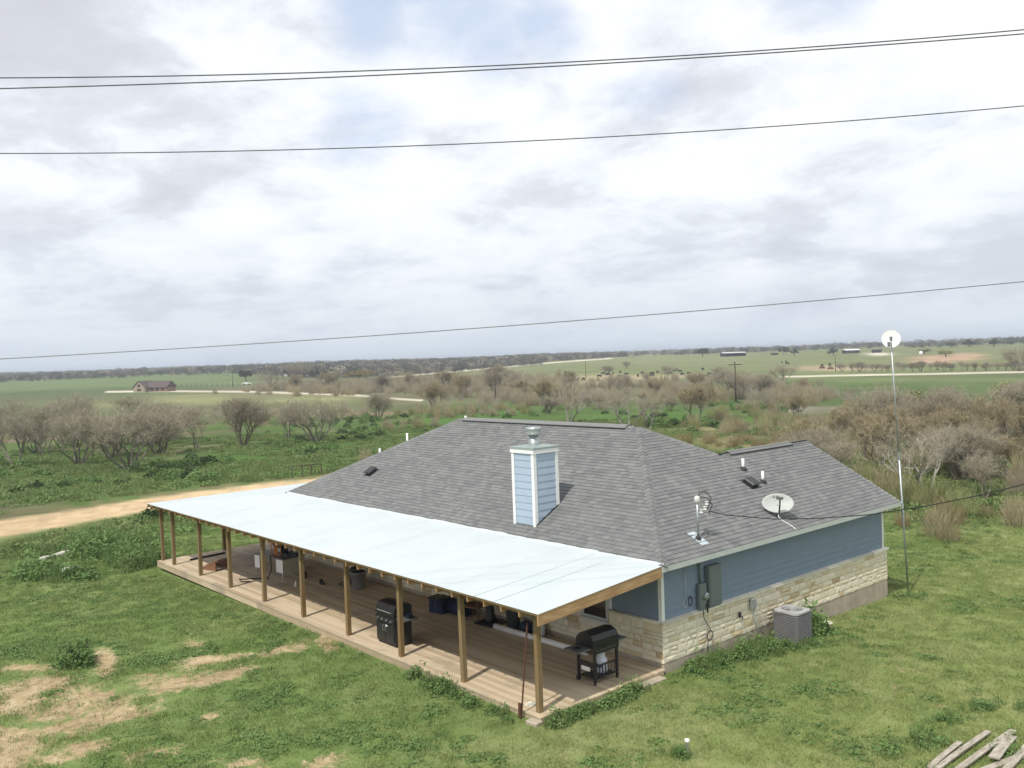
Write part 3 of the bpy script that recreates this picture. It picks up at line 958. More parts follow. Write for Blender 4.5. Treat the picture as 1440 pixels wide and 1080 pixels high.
# window beside the corner
win = obj('window', MB().box(-3.10, -2.21, .385, .418, .80, 1.92), MT['far_dark'], house)
m1 = MB(); m1.box(-3.14, -3.07, .325, .384, .80, 1.93); m1.box(-2.24, -2.17, .325, .384, .80, 1.93); m1.box(-3.069, -2.241, .33, .384, 1.86, 1.93); m1.box(-3.069, -2.241, .33, .384, .80, .86)
obj('window_frame', m1, MT['trim_grey'], win)
obj('window_pane', MB().box(-3.068, -2.242, .36, .37, .861, 1.859), MT['glass_dark'], win)
obj('window_sill', MB().box(-3.18, -2.13, .27, .384, .74, .799), MT['trim_grey'], win)

# chimney
CX0, CX1, CY0, CY1, CT = -6.0, -5.06, .5, 1.44, 5.14
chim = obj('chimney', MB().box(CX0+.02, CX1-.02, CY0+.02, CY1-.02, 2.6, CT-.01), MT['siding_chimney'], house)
zb = ZE+SL*CY0+.03


def clipped_board(face, z, zt):
    """board on a side face that stops at the sloped roof line"""
    m_ = MB()
    if face == 'front':
        P = [(CX0+.1, CY0-.006, z), (CX1-.1, CY0-.006, z), (CX1-.1, CY0+.021, z), (CX0+.1, CY0+.021, z), (CX0+.1, CY0+.008, zt), (CX1-.1, CY0+.008, zt), (CX1-.1, CY0+.021, zt), (CX0+.1, CY0+.021, zt)]
        m_.hexa(P)
    else:
        ymax = min(CY1-.1, (z-ZE-.02)/SL); ymt = min(CY1-.1, (zt-ZE-.02)/SL)
        if ymt <= CY0+.12: return None
        ymax = max(ymax, CY0+.1)
        x1 = CX1 if face == 'right' else CX0; s_ = 1 if face == 'right' else -1
        P = [(x1-.021*s_, CY0+.1, z), (x1+.006*s_, CY0+.1, z), (x1+.006*s_, ymax, z), (x1-.021*s_, ymax, z), (x1-.021*s_, CY0+.1, zt), (x1-.008*s_, CY0+.1, zt), (x1-.008*s_, ymt, zt), (x1-.021*s_, ymt, zt)]
        if s_ < 0: P = [P[1], P[0], P[3], P[2], P[5], P[4], P[7], P[6]]
        m_.hexa(P)
    return m_


z = CT-.12
while z > zb:
    z0 = max(z-.205, zb)
    for fc in ('front', 'right', 'left'):
        if fc == 'front': m_ = clipped_board(fc, z0, z)
        else: m_ = clipped_board(fc, z-.205, z)
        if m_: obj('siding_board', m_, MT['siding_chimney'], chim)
    z -= .205
for cx, cy in ((CX0, CY0), (CX1, CY0), (CX1, CY1), (CX0, CY1)):
    sx = 1 if cx == CX1 else -1; sy = 1 if cy == CY1 else -1
    z0 = ZE+SL*cy-.05
    x0, x1 = sorted((cx+.016*sx, cx-.095*sx)); y0, y1 = sorted((cy+.016*sy, cy-.005*sy)); m_ = MB(); m_.box(x0, x1, y0, y1, z0, CT-.12)
    x0, x1 = sorted((cx+.016*sx, cx-.005*sx)); y0, y1 = sorted((cy-.006*sy, cy-.095*sy)); m_.box(x0, x1, y0, y1, z0, CT-.12); obj('trim_board', m_, MT['white_trim'], chim)
m_ = MB(); e_ = .04
m_.box(CX0-e_, CX1+e_, CY0-e_, CY0, CT-.12, CT); m_.box(CX0-e_, CX1+e_, CY1, CY1+e_, CT-.12, CT); m_.box(CX1, CX1+e_, CY0+.002, CY1-.002, CT-.12, CT); m_.box(CX0-e_, CX0, CY0+.002, CY1-.002, CT-.12, CT)
obj('trim_band', m_, MT['white_trim'], chim)
m_ = MB(); a, b, c, d = CX0-.055, CX1+.055, CY0-.055, CY1+.055
m_.add([(a, c, CT), (b, c, CT), (b, d, CT), (a, d, CT), (a, c, CT+.05), (b, c, CT+.05), (b, d, CT+.05), (a, d, CT+.05), (-5.66, .82, CT+.11), (-5.40, .82, CT+.11), (-5.40, 1.10, CT+.11), (-5.66, 1.10, CT+.11)],
       [(3, 2, 1, 0), (0, 1, 5, 4), (1, 2, 6, 5), (2, 3, 7, 6), (3, 0, 4, 7), (4, 5, 9, 8), (5, 6, 10, 9), (6, 7, 11, 10), (7, 4, 8, 11), (8, 9, 10, 11)])
obj('chimney_cap', m_, MT['cap_metal'], chim)
fl = (-5.53, .96, CT+.10)
obj('flue', MB().lathe([(.17, 0), (.15, .03), (.15, .30)], 16, fl), MT['galv'], chim, True)
obj('flue_cap', MB().lathe([(.16, .27), (.235, .29), (.235, .34), (.225, .35), (.225, .42), (.235, .43), (.235, .47), (.21, .50), (.02, .52)], 18, fl), MT['galv'], chim)
m_ = MB(); m_.beam((CX1+.004, CY0+.02, ZE+SL*(CY0+.02)+.02), (CX1+.004, CY1, ZE+SL*CY1+.02), .03, .05); obj('flashing', m_, MT['black'], chim)

# ---- porch roof
PF, PZ = -4.06, 2.35
PK = (ZE+.0-PZ)/4.06
xl = -23.75


def prz(x, y):
    return min(PZ+PK*(y-PF), PZ+PK*(x-xl)*4.06/4.21) if x < -LH else PZ+PK*(y-PF)


m_ = MB(); T = .018
# plywood deck under the sheets (front slope and left slope)
def slab(m, P, th):
    n = len(P); P = [Vector(p) for p in P]; B = [p-Vector((0, 0, th)) for p in P]
    m.add(P+B, [tuple(range(n)), tuple(reversed(range(n, 2*n)))]+[((i+1) % n, i, n+i, n+(i+1) % n) for i in range(n)])


slab(m_, [(xl, PF, PZ-.004), (0, PF, PZ-.004), (0, -.03, ZE-.006), (-LH-.02, -.03, ZE-.006)], T)
slab(m_, [(xl, PF, PZ-.004), (-LH-.03, -.03, ZE-.006), (-LH-.03, 10.2, ZE-.006), (xl, 10.2, PZ-.004)], T)
proof = obj('porch_roof', m_, MT['rafter_wood'], house)
# white sheets laid side by side, each lapping 2 mm over the last
xs = [0.012]; wds = [1.47, .70]+[1.22]*40
while xs[-1] > xl+.05: xs.append(max(xs[-1]-wds[len(xs)-1], xl-.015))
for i in range(len(xs)-1):
    x1, x0 = xs[i], xs[i+1]; h = .004+.003*(i % 2)
    yt0 = .05+rng.uniform(-.015, .02)
    def yb(x): return -.02-(-LH-x) if x < -LH else yt0
    m_ = MB()
    cy = lambda x: PF+max(0, x-xl)*4.06/4.21
    if x1 < -LH-.02:
        slab(m_, [(x0, PF-.02, PZ+h), (x1, PF-.02, PZ+h), (x1, cy(x1), PZ+PK*(cy(x1)-PF)+h), (x0, cy(x0)+.001, PZ+PK*(cy(x0)-PF)+h)], .003)
    else:
        xm = max(x0, -LH)
        if x0 < -LH: slab(m_, [(x0, PF-.02, PZ+h), (-LH, PF-.02, PZ+h), (-LH, 0, ZE+h), (x0, cy(x0), PZ+PK*(cy(x0)-PF)+h)], .003)
        slab(m_, [(xm, PF-.02, PZ+h), (x1, PF-.02, PZ+h), (x1, -.01, ZE-.01*PK+h+.006), (xm, -.01, ZE-.01*PK+h+.006)], .003)
        nk = 4
        yr = [yt0+rng.uniform(-.012, .015) for _ in range(nk+1)]
        for k in range(nk):
            a_, b_ = xm+(x1-xm)*k/nk, xm+(x1-xm)*(k+1)/nk
            slab(m_, [(a_, -.012, ZE+h+.008), (b_, -.012, ZE+h+.008), (b_, yr[k+1], ZE+yr[k+1]*SL+.034), (a_, yr[k], ZE+yr[k]*SL+.034)], .003)
    obj('roof_sheet', m_, MT['white_sheet'], proof)
yy = [PF-.015+0]
y = PF
while y < 10.1:
    y2 = min(y+1.22, 10.2); h = .004+.003*(int(y*2) % 2)
    def xi(yv): return -LH-.01 if yv > 0 else xl+(yv-PF)*4.21/4.06
    P = [(xl-.015, y, PZ+h), (max(xi(y), xl), y, PZ+PK*(max(xi(y), xl)-xl)*4.06/4.21+h+.001), (xi(y2), y2, PZ+PK*(xi(y2)-xl)*4.06/4.21+h+.001), (xl-.015, y2, PZ+h)]
    if y < 0 < y2: P = [P[0], P[1], (-LH-.01, 0, ZE+h), P[2], P[3]]
    m_ = MB(); slab(m_, P, .003); obj('roof_sheet', m_, MT['white_sheet'], proof); y = y2
# seam tapes
for x in (-1.47, -2.17):
    m_ = MB(); m_.beam((x, PF+.0, PZ+.009), (x, -.1, ZE+.002), .022, .006); obj('seam', m_, MT['seam'], proof)
# rafters
x = -.06; k = 0
me_r = MB(); me_r.beam((0, PF+.02, PZ-.113), (0, -.06, ZE-.113-.006), .038, .165); me_r = me_r.mesh('rafter', MT['rafter_wood'])
x = -.66
while x > -23.3:
    ys = 0 if x > -LH else (x+LH)
    if x > -LH: obj('rafter', me_r, None, proof, loc=(x, 0, 0))
    else:
        ye = PF+(x-xl)*4.06/4.21-.05
        if ye-PF > .3:
            m_ = MB(); m_.beam((x, PF+.02, PZ-.10), (x, ye, PZ+PK*(ye-PF)-.10), .038, .14); obj('rafter', m_, MT['rafter_wood'], proof)
    x -= .61
y = PF+.6
while y < 10:
    ya = -LH-.05 if y > 0 else xl+(y-PF)*4.21/4.06-.05
    m_ = MB(); m_.beam((xl+.02, y, PZ-.10), (ya, y, PZ+PK*(ya-xl)*.964-.10), .038, .14); obj('rafter', m_, MT['rafter_wood'], proof); y += .61
# end rafter, deeper, on the right rake
m_ = MB(); m_.add([(-.04, PF-.01, PZ-.26), (0, PF-.01, PZ-.26), (0, -.03, ZE-.27), (-.04, -.03, ZE-.27), (-.04, PF-.01, PZ-.024), (0, PF-.01, PZ-.024), (0, -.03, ZE-.026), (-.04, -.03, ZE-.026)],
                  [(3, 2, 1, 0), (4, 5, 6, 7), (0, 1, 5, 4), (1, 2, 6, 5), (2, 3, 7, 6), (3, 0, 4, 7)])
obj('rake_rafter', m_, MT['rafter_wood'], proof)
# thin fascia lath at the front edge, header beam on the posts
obj('edge_lath', MB().box(xl, -.042, PF, PF+.019, PZ-.050, PZ-.024), MT['post_wood'], proof)
obj('header_beam', MB().box(-23.28, -.44, -3.585, -3.545, 2.05, 2.205), MT['post_wood'], proof)
obj('header_beam', MB().box(-23.285, -23.245, -3.53, 9.6, 2.05, 2.18), MT['post_wood'], proof)

# posts
pm = MB(); pm.box(-.06, .06, -.06, .06, 0, 2.20); pme = pm.mesh('porch_post', MT['post_wood'])
px_ = [-.52-2.703*k for k in range(9)]+[-23.35]
for k, x in enumerate(px_):
    o = obj('porch_post', pme, None, house, loc=(x, -3.65, .002)); o.rotation_euler = (rng.uniform(-.006, .006), rng.uniform(-.008, .008), 0)
for y in (-1.05, 1.7, 4.4, 7.1, 9.5): obj('porch_post', pme, None, house, loc=(-23.35, y, .002))

# deck: boards in staggered lengths
m_ = MB(); m_.box(-23.45, -.30, -3.80, .340, -.26, -.045); m_.box(-23.45, -19.24, .341, 9.9, -.26, -.045)
deck = obj('porch_deck', m_, MT['brown_wood'], house)
nrow = 30; bw = (3.86+.32)/nrow; mesh_b = {}; cnt = 0
for r in range(nrow):
    y0 = -3.86+r*bw; x = -.26; first = [3.0, 4.9, 1.9, 4.2][r % 4]
    L = first
    while x > -23.5:
        l = min(L, x+23.5)
        key = round(l, 3)
        if key not in mesh_b: mesh_b[key] = MB().box(-l+.002, -.002, .0022, bw-.0022, -.040, -.002).mesh('deck_board', MT['deck_wood'])
        o = obj('deck_board', mesh_b[key], None, deck, loc=(x, y0, rng.uniform(-.0012, .0012))); cnt += 1
        x -= l; L = 4.88
y = .345; 
mb4 = MB().box(-23.5, -19.24, .003, .137, -.04, -.002).mesh('deck_board', MT['deck_wood'])
while y < 9.8: obj('deck_board', mb4, None, deck, loc=(0, y, rng.uniform(-.001, .001))); y += .14
# rim boards
for i in range(5):
    a = -.275-4.65*i; obj('rim_board', MB().box(a-4.64, a, -3.845, -3.805, -.25, -.043), MT['deck_wood'], deck)
obj('rim_board', MB().box(-.298, -.262, -3.80, .25, -.25, -.043), MT['deck_wood'], deck)


# ------------------------------------------------------------ things on the porch
def mk(name, label, cat, loc, rz=0, group=None): return thing(name, label, cat, loc, rz, group)


# tall black smoker cabinet with a lid on top, front faces the lawn
t = mk('smoker_grill', 'tall black cabinet grill with closed lid behind the porch posts', 'grill', (-7.05, -3.10, 0), 0)
obj('cabinet', MB().cbox(-.46, .46, -.30, .26, .07, .80, .02), MT['black_metal'], t)
m_ = MB(); m_.box(-.43, -.01, -.322, -.302, .12, .60); d_ = obj('door', m_, MT['black_metal'], t); obj('handle', MB().tube([(-.06, -.33, .40), (-.06, -.36, .42), (-.06, -.36, .54), (-.06, -.33, .56)], .009, 6), MT['galv'], d_)
m_ = MB(); m_.box(.01, .43, -.322, -.302, .12, .60); d_ = obj('door', m_, MT['black_metal'], t); obj('handle', MB().tube([(.06, -.33, .40), (.06, -.36, .42), (.06, -.36, .54), (.06, -.33, .56)], .009, 6), MT['galv'], d_)
obj('name_plate', MB().box(.02, .12, -.327, -.323, .53, .58), MT['white_paint'], t)
m_ = MB(); m_.box(-.45, .45, -.335, -.302, .64, .79); obj('control_panel', m_, MT['black'], t)
for k in range(4): obj('knob', MB().tube([(-.33+.22*k, -.336, .715), (-.33+.22*k, -.365, .715)], .024, 10), MT['galv'], t)
m_ = MB(); m_.prism([(-.31, .81), (.27, .81), (.28, 1.06), (.22, 1.14), (.02, 1.17), (-.20, 1.14), (-.30, 1.05), (-.32, .90)], 'x', -.45, .45); lid = obj('lid', m_, MT['black_metal'], t)
obj('lid_handle', MB().tube([(-.33, -.29, .93), (-.33, -.35, .95), (.33, -.35, .95), (.33, -.29, .93)], .013, 8), MT['galv'], lid)
m_ = MB(); m_.cbox(.47, .84, -.26, .24, .78, .82, .01); sh = obj('side_shelf', m_, MT['shelf_grey'], t)
m_ = MB(); m_.cbox(-.78, -.47, -.16, .14, .78, .81, .01); obj('side_shelf', m_, MT['black'], t)
obj('shelf_bracket', MB().beam((.46, 0, .62), (.80, 0, .775), .03, .03), MT['black'], t)
for x in (-.40, .40):
    for y in (-.24, .20): obj('caster', MB().tube([(x-.015, y, .036), (x+.015, y, .036)], .034, 10), MT['dark_plastic'], t)
m_ = MB(); 
for k in range(5):
    a = k*1.3; m_.tube([(.62+.05*math.cos(a), .02+.06*math.sin(a), .835+.02*k), (.68+.07*math.cos(a+1), .04+.08*math.sin(a+1), .86+.02*k), (.74+.05*math.cos(a+2), .02+.07*math.sin(a+2), .84+.01*k)], .035, 6)
o = obj('glove', m_, MT['navy'], None, True, loc=(-7.05, -3.10, 0)); tagp(o, 'crumpled navy cloth lying on the side shelf of the cabinet grill', 'cloth')

# open-frame gas grill at the end of the deck
t = mk('gas_grill', 'black gas grill on open cart at the end of the deck', 'grill', (-1.02, -1.28, 0), 0)
for x in (-.27, .27):
    for y in (-.38, .38):
        obj('leg', MB().box(x-.028, x+.028, y-.028, y+.028, .06, .74), MT['black_metal'], t)
obj('bottom_shelf', MB().box(-.24, .24, -.35, .35, .12, .15), MT['black'], t)
for y in (-.38, .38): obj('wheel', MB().tube([(-.30, y, .07), (-.26, y, .07)], .07, 14), MT['dark_plastic'], t)
for y in (-.38, .38): obj('caster', MB().tube([(.25, y, .03), (.29, y, .03)], .03, 10), MT['dark_plastic'], t)
m_ = MB(); m_.beam((-.24, -.385, .46), (.24, -.385, .46), .02, .14); obj('cross_panel', m_, MT['black'], t)
obj('drip_label', MB().box(-.15, .13, -.401, -.397, .30, .40), MT['white_paint'], t)
m_ = MB()
for k in range(7): m_.box(.262, .270, -.33+.1*k, -.30+.1*k, .16, .42)
obj('rear_slats', m_, MT['black'], t)
m_ = MB(); m_.beam((.27, -.35, .44), (.27, .35, .44), .03, .03); m_.beam((.27, -.35, .15), (.27, .35, .15), .03, .03); obj('rail', m_, MT['black_metal'], t)
m_ = MB(); m_.prism([(-.31, .74), (.30, .74), (.31, .90), (-.31, .90)], 'y', -.43, .43); obj('firebox', m_, MT['black_metal'], t)
m_ = MB(); m_.prism([(-.31, .905), (.30, .905), (.30, 1.06), (.22, 1.17), (.05, 1.23), (-.14, 1.20), (-.27, 1.08)], 'y', -.43, .43); lid = obj('lid', m_, MT['black_metal'], t)
m_ = MB(); m_.tube([(-.36, -.3, 1.02), (-.36, .3, 1.02)], .012, 8); obj('lid_handle', m_, MT['galv'], lid)
for k in range(6): obj('vent_slot', MB().box(.302, .308, -.34+.115*k, -.26+.115*k, .80, .82), MT['shelf_grey'], t)
m_ = MB(); m_.cbox(-.27, .24, -.86, -.44, .86, .89, .01); obj('side_shelf', m_, MT['shelf_grey'], t)
m_ = MB(); m_.cbox(-.27, .24, .44, .80, .86, .89, .01); obj('side_shelf', m_, MT['shelf_grey'], t)
obj('side_burner', MB().lathe([(.10, .891), (.10, .905), (.05, .915)], 14, (-.02, -.66, 0)), MT['black'], t)


def tank(name, label, loc, s=1.0):
    m_ = MB(); m_.lathe([(.12*s, 0), (.15*s, .03*s), (.155*s, .10*s), (.155*s, .28*s), (.13*s, .36*s), (.07*s, .40*s), (.03*s, .42*s)], 20)
    o = obj(name, m_, MT['propane'], None, True, loc=loc); tagp(o, label, 'gas bottle')
    m_ = MB(); m_.lathe([(.10*s, .385*s), (.11*s, .50*s), (.10*s, .50*s), (.09*s, .39*s)], 14); obj('collar', m_, MT['propane'], o)
    m_ = MB(); m_.lathe([(.02*s, .42*s), (.02*s, .46*s), (.035*s, .465*s), (.035*s, .49*s)], 8); obj('valve', m_, MT['galv'], o)
    m_ = MB(); n = 9
    P = []; Fc = []
    for i in range(n):
        a = -1.9+.11*i*1.6; P += [(.1565*s*math.cos(a), .1565*s*math.sin(a), (.16+.02*math.sin(i))*s), (.1565*s*math.cos(a), .1565*s*math.sin(a), (.27-.01*i)*s)]
    for i in range(n-1): Fc.append((2*i, 2*i+2, 2*i+3, 2*i+1))
    obj('printed_band', MB().add(P, Fc), MT['blue_print'], o)
    return o


tank('propane_tank', 'pale gas bottle standing in the bottom shelf of the open gas grill', (-1.0, -1.18, .152), .98)
tank('propane_tank', 'white gas bottle with blue print by the stone wall behind the corner post', (-4.55, .02, 0), 1.1)

# low black kettle next to that bottle
m_ = MB(); m_.lathe([(.06, 0), (.19, .05), (.23, .16), (.20, .26), (.08, .33), (.02, .35)], 18)
o = obj('kettle_pot', m_, MT['navy'], None, True, loc=(-5.02, -.02, 0)); tagp(o, 'round dark pot on the deck beside the blue printed gas bottle', 'pot')
obj('pot_handle', MB().tube([(-.12, 0, .30), (-.08, 0, .40), (.08, 0, .40), (.12, 0, .30)], .01, 6), MT['black'], o)

# white pipe on the deck
o = obj('gutter_pipe', MB().tube([(-5.95, -.42, .085), (-2.35, -.30, .085)], .08, 12), MT['pvc'], None, True)
tagp(o, 'long white plastic pipe lying on the deck along the wall', 'pipe')
# tall dark bin
m_ = MB(); m_.lathe([(.15, 0), (.17, .1), (.21, .72), (.235, .73), (.235, .78)], 20); o = obj('trash_can', m_, MT['dark_plastic'], None, False, loc=(-5.45, -.14, 0)); tagp(o, 'tall dark green bin behind the white pipe', 'bin')
m_ = MB(); m_.lathe([(.24, .781), (.24, .81), (.12, .86), (.02, .87)], 20); obj('bin_lid', m_, MT['dark_plastic'], o)
for k in range(10):
    a = 2*math.pi*k/10; m_ = MB(); m_.beam((.165*math.cos(a), .165*math.sin(a), .06), (.213*math.cos(a), .213*math.sin(a), .70), .02, .02); obj('rib', m_, MT['dark_plastic'], o)
# patio heater / umbrella foot: square plate with cone
m_ = MB(); m_.cbox(-.36, .36, -.36, .36, 0, .05, .02); o = obj('umbrella_base', m_, MT['black'], None, False, loc=(-6.5, .0-.12, 0)); o.rotation_euler = (0, 0, .1); tagp(o, 'black square parasol foot with a tapering stand by the wall', 'parasol foot')
obj('stand', MB().lathe([(.17, .05), (.16, .16), (.12, .30), (.11, .75), (.12, .80)], 16), MT['black'], o, True)
obj('tube', MB().tube([(0, 0, .8), (0, 0, 1.35)], .03, 10), MT['black_metal'], o)
# wicker chair
t = mk('wicker_chair', 'dark wicker chair against the wall left of the parasol foot', 'chair', (-7.25, -.12, 0), .3)
obj('seat', MB().cbox(-.28, .28, -.27, .27, .36, .43, .03), MT['wicker'], t)
m_ = MB(); m_.add([(-.28, .2, .43), (.28, .2, .43), (.28, .27, .43), (-.28, .27, .43), (-.26, .30, .88), (.26, .30, .88), (.26, .36, .88), (-.26, .36, .88)], [(3, 2, 1, 0), (4, 5, 6, 7), (0, 1, 5, 4), (1, 2, 6, 5), (2, 3, 7, 6), (3, 0, 4, 7)]); obj('backrest', m_, MT['wicker'], t)
for x in (-.25, .25):
    for y in (-.23, .23): obj('leg', MB().beam((x, y, .36), (x*1.06, y*1.06, 0), .035, .035), MT['wicker'], t)
    obj('armrest', MB().tube([(x*1.1, -.26, .36), (x*1.12, -.24, .60), (x*1.1, .2, .64), (x*1.05, .28, .62)], .025, 7), MT['wicker'], t, True)
# blue bags / cooler group
t = mk('cooler_bag', 'dark blue cooler bag with pale strap on the deck in the shade', 'cooler bag', (-8.62, -.42, 0), .2)
obj('body', MB().cbox(-.30, .30, -.22, .22, 0, .42, .05), MT['navy'], t)
obj('flap', MB().cbox(-.31, .31, -.23, .23, .425, .475, .03), MT['black'], t)
obj('strap', MB().tube([(.05, -.235, .05), (.06, -.25, .30), (.10, -.25, .46), (.1, 0, .56), (.1, .235, .45)], .014, 6), MT['shelf_grey'], t)
t = mk('duffel_bag', 'large slumped black duffel bag to the right of the blue cooler bag', 'bag', (-8.0, -.12, 0), .05)
m_ = MB(); P = [(-.42, .02), (-.40, .24), (-.25, .34), (0, .40), (.25, .33), (.40, .22), (.42, .02)]
m_.prism([(-.2, .0), (.2, .0), (.24, .16), (.18, .34), (.02, .42), (-.16, .36), (-.24, .18)], 'x', -.42, .42); obj('body', m_, MT['navy'], t)
obj('handle', MB().tube([(-.15, -.1, .38), (-.12, -.12, .50), (.12, -.12, .50), (.15, -.1, .38)], .014, 6), MT['black'], t)
t = mk('folding_chair', 'folded dark camp chair leaning on the wall behind the bags', 'chair', (-8.55, .12, 0), .1)
for x in (-.2, .2): obj('frame_tube', MB().tube([(x, -.15, 0), (x, .12, .85)], .016, 6), MT['black_metal'], t)
m_ = MB(); m_.add([(-.2, -.02, .42), (.2, -.02, .42), (.2, .12, .82), (-.2, .12, .82), (-.2, .0, .42), (.2, .0, .42), (.2, .14, .82), (-.2, .14, .82)], [(3, 2, 1, 0), (4, 5, 6, 7), (0, 1, 5, 4), (1, 2, 6, 5), (2, 3, 7, 6), (3, 0, 4, 7)]); obj('backrest', m_, MT['navy'], t)

# galvanised bucket and dark clutter behind the sixth post
m_ = MB(); m_.lathe([(.20, 0), (.21, .01), (.28, .55), (.30, .55), (.30, .58)], 20); o = obj('metal_bucket', m_, MT['galv'], None, True, loc=(-13.1, -.62, 0)); tagp(o, 'galvanised metal tub standing on the shaded deck', 'tub')
obj('contents', MB().lathe([(.27, .585), (.2, .63), (.05, .66)], 12), MT['far_dark'], o)
t = mk('shop_vacuum', 'dark drum vacuum with a hose just left of the metal tub', 'vacuum', (-13.75, -.35, 0))
obj('drum', MB().lathe([(.20, .08), (.24, .12), (.24, .42), (.20, .44)], 18), MT['dark_plastic'], t, True); obj('motor_head', MB().lathe([(.21, .441), (.22, .52), (.15, .60), (.05, .63)], 18), MT['black'], t, True)
obj('hose', MB().tube([(.2, -.1, .3), (.4, -.3, .25), (.2, -.55, .05), (-.3, -.5, .03), (-.5, -.2, .03)], .022, 8), MT['black'], t, True)
for a in (0, 2.1, 4.2): obj('caster', MB().lathe([(.03, 0), (.03, .06)], 8, (.19*math.cos(a), .19*math.sin(a), 0)), MT['black'], t)
o = obj('work_boots', MB().cbox(-.12, .12, -.06, .06, 0, .09, .02).cbox(-.12, -.02, -.06, .06, .091, .18, .02), MT['far_dark'], None, False, loc=(-14.6, -1.2, 0)); tagp(o, 'small dark boot lying on the deck in front of the wall', 'boot')
m_ = MB(); m_.lathe([(.03, 0), (.035, .02), (.035, .14), (.012, .19), (.012, .22)], 10); o = obj('bottle', m_, MT['white_paint'], None, True, loc=(-15.05, -2.0, 0)); tagp(o, 'small white bottle standing on the deck beside a post', 'bottle')

# outdoor work table with panelled legs, a generator on it, hose hanging
t = mk('work_table', 'pale work table with panelled ends under the left of the porch', 'table', (-17.35, -1.45, 0), .12)
obj('tabletop', MB().box(-.95, .95, -.50, .50, .70, .745), MT['shelf_grey'], t)
for x in (-.88, .88):
    for y in (-.44, .44): obj('leg', MB().box(x-.03, x+.03, y-.03, y+.03, 0, .70), MT['cream_panel'], t)
obj('end_panel', MB().box(-.93, -.60, -.485, -.471, .22, .70), MT['white_paint'], t)
obj('end_panel', MB().box(.50, .93, -.485, -.471, .22, .70), MT['white_paint'], t)
obj('side_panel', MB().box(.912, .926, -.42, .42, .12, .70), MT['cream_panel'], t)
t = mk('generator', 'orange and black portable generator on the work table', 'generator', (-17.25, -1.42, .745), .12)
m_ = MB()
for y in (-.22, .22): m_.tube([(-.32, y, .02), (-.32, y, .40), (.32, y, .40), (.32, y, .02), (-.32, y, .02)], .018, 6)
for x in (-.32, .32): m_.tube([(x, -.22, .40), (x, .22, .40)], .018, 6)
obj('frame', m_, MT['orange'], t)
obj('engine', MB().cbox(-.27, .02, -.17, .17, .05, .30, .04), MT['orange'], t); obj('alternator', MB().tube([(.03, 0, .17), (.29, 0, .17)], .12, 14), MT['black_metal'], t, True)
obj('fuel_tank', MB().cbox(-.28, .28, -.18, .18, .31, .385, .03), MT['black'], t); obj('outlet_panel', MB().box(.08, .28, -.20, -.18, .12, .28), MT['galv'], t)
m_ = MB(); m_.tube([(-17.05, -1.95, .78), (-16.85, -2.05, .7), (-16.75, -2.08, .35), (-16.9, -2.15, .03), (-17.3, -2.55, .02), (-17.6, -2.95, .02), (-17.2, -3.05, .02), (-16.9, -2.8, .02)], .022, 8)
o = obj('black_hose', m_, MT['cable'], None, True); tagp(o, 'black hose hanging from the generator down to the deck boards', 'hose')
m_ = MB(); m_.cbox(-.35, .35, -.12, .12, 0, .12, .03); o = obj('tool_bag', m_, MT['black'], None, False, loc=(-16.72, -1.2, .746)); tagp(o, 'flat black tool bag on the right end of the work table', 'tool bag')
m_ = MB(); m_.lathe([(.12, 0), (.13, .02), (.13, .2), (.11, .22)], 12); o = obj('paint_bucket', m_, MT['far_dark'], None, True, loc=(-16.0, -1.2, 0)); tagp(o, 'small dark bucket on the deck right of the work table', 'bucket')
# small wooden steps lying on the deck
t = mk('wooden_steps', 'small reddish wooden steps lying on the left of the deck', 'steps', (-20.2, -2.75, 0), .35)
for y in (-.42, .42):
    m_ = MB(); m_.prism([(-.55, 0), (.50, 0), (.50, .42), (.30, .42), (-.35, .08), (-.55, .08)], 'y', y-.02, y+.02); obj('stringer', m_, MT['brown_wood'], t)
for x, z in ((-.33, .11), (.02, .27), (.36, .43)): obj('tread', MB().box(x-.14, x+.14, -.46, .46, z, z+.035), MT['brown_wood'], t)
t.scale = (.85, .85, .75)
# dark plank on the deck edge
o = obj('iron_bar', MB().beam((-22.4, -2.9, .035), (-22.6, -1.35, .035), .09, .06), MT['far_dark'], None); tagp(o, 'dark iron bar lying across the far left of the deck', 'bar')
# leaning rusty pole
m_ = MB(); m_.beam((-.78, -3.97, -.12), (-.66, -3.80, 1.98), .035, .02, (0, 1, 0)); m_.beam((-.80, -3.99, -.12), (-.79, -3.985, .22), .08, .035, (0, 1, 0))
o = obj('rusty_pole', m_, MT['rust'], None); tagp(o, 'rusty red metal post leaning against the porch roof by the corner post', 'pole')
m_ = MB()
for k in range(4): m_.cbox(-.09+.05*k, -.01+.05*k, -.07+.03*(k % 2), .03+.03*(k % 2), 0, .05+.02*(k % 3), .012)
o = obj('rock', m_, MT['limestone'], None, False, loc=(-.98, -3.55, 0)); o.rotation_euler = (0, 0, .5); tagp(o, 'small pale rock on the deck corner beside the corner post', 'rock')
o = obj('corner_block', MB().cbox(-.16, .16, -.12, .12, -.14, .0, .015), MT['concrete'], None, False, loc=(-.34, -3.98, -.04)); o.rotation_euler = (0, 0, .1); tagp(o, 'tan concrete block on the grass at the front corner of the deck', 'block')
m_ = MB(); m_.prism([(-.5, -.1), (.5, -.1), (.5, 0), (-.3, -.03)], 'y', -.08, .08)
o = obj('step_block', MB().cbox(-.12, .12, -.45, .45, -.2, .0, .02), MT['concrete'], None, False, loc=(-.12, -.42, -.06)); tagp(o, 'tan stone slab edging the deck beside the house corner', 'slab')

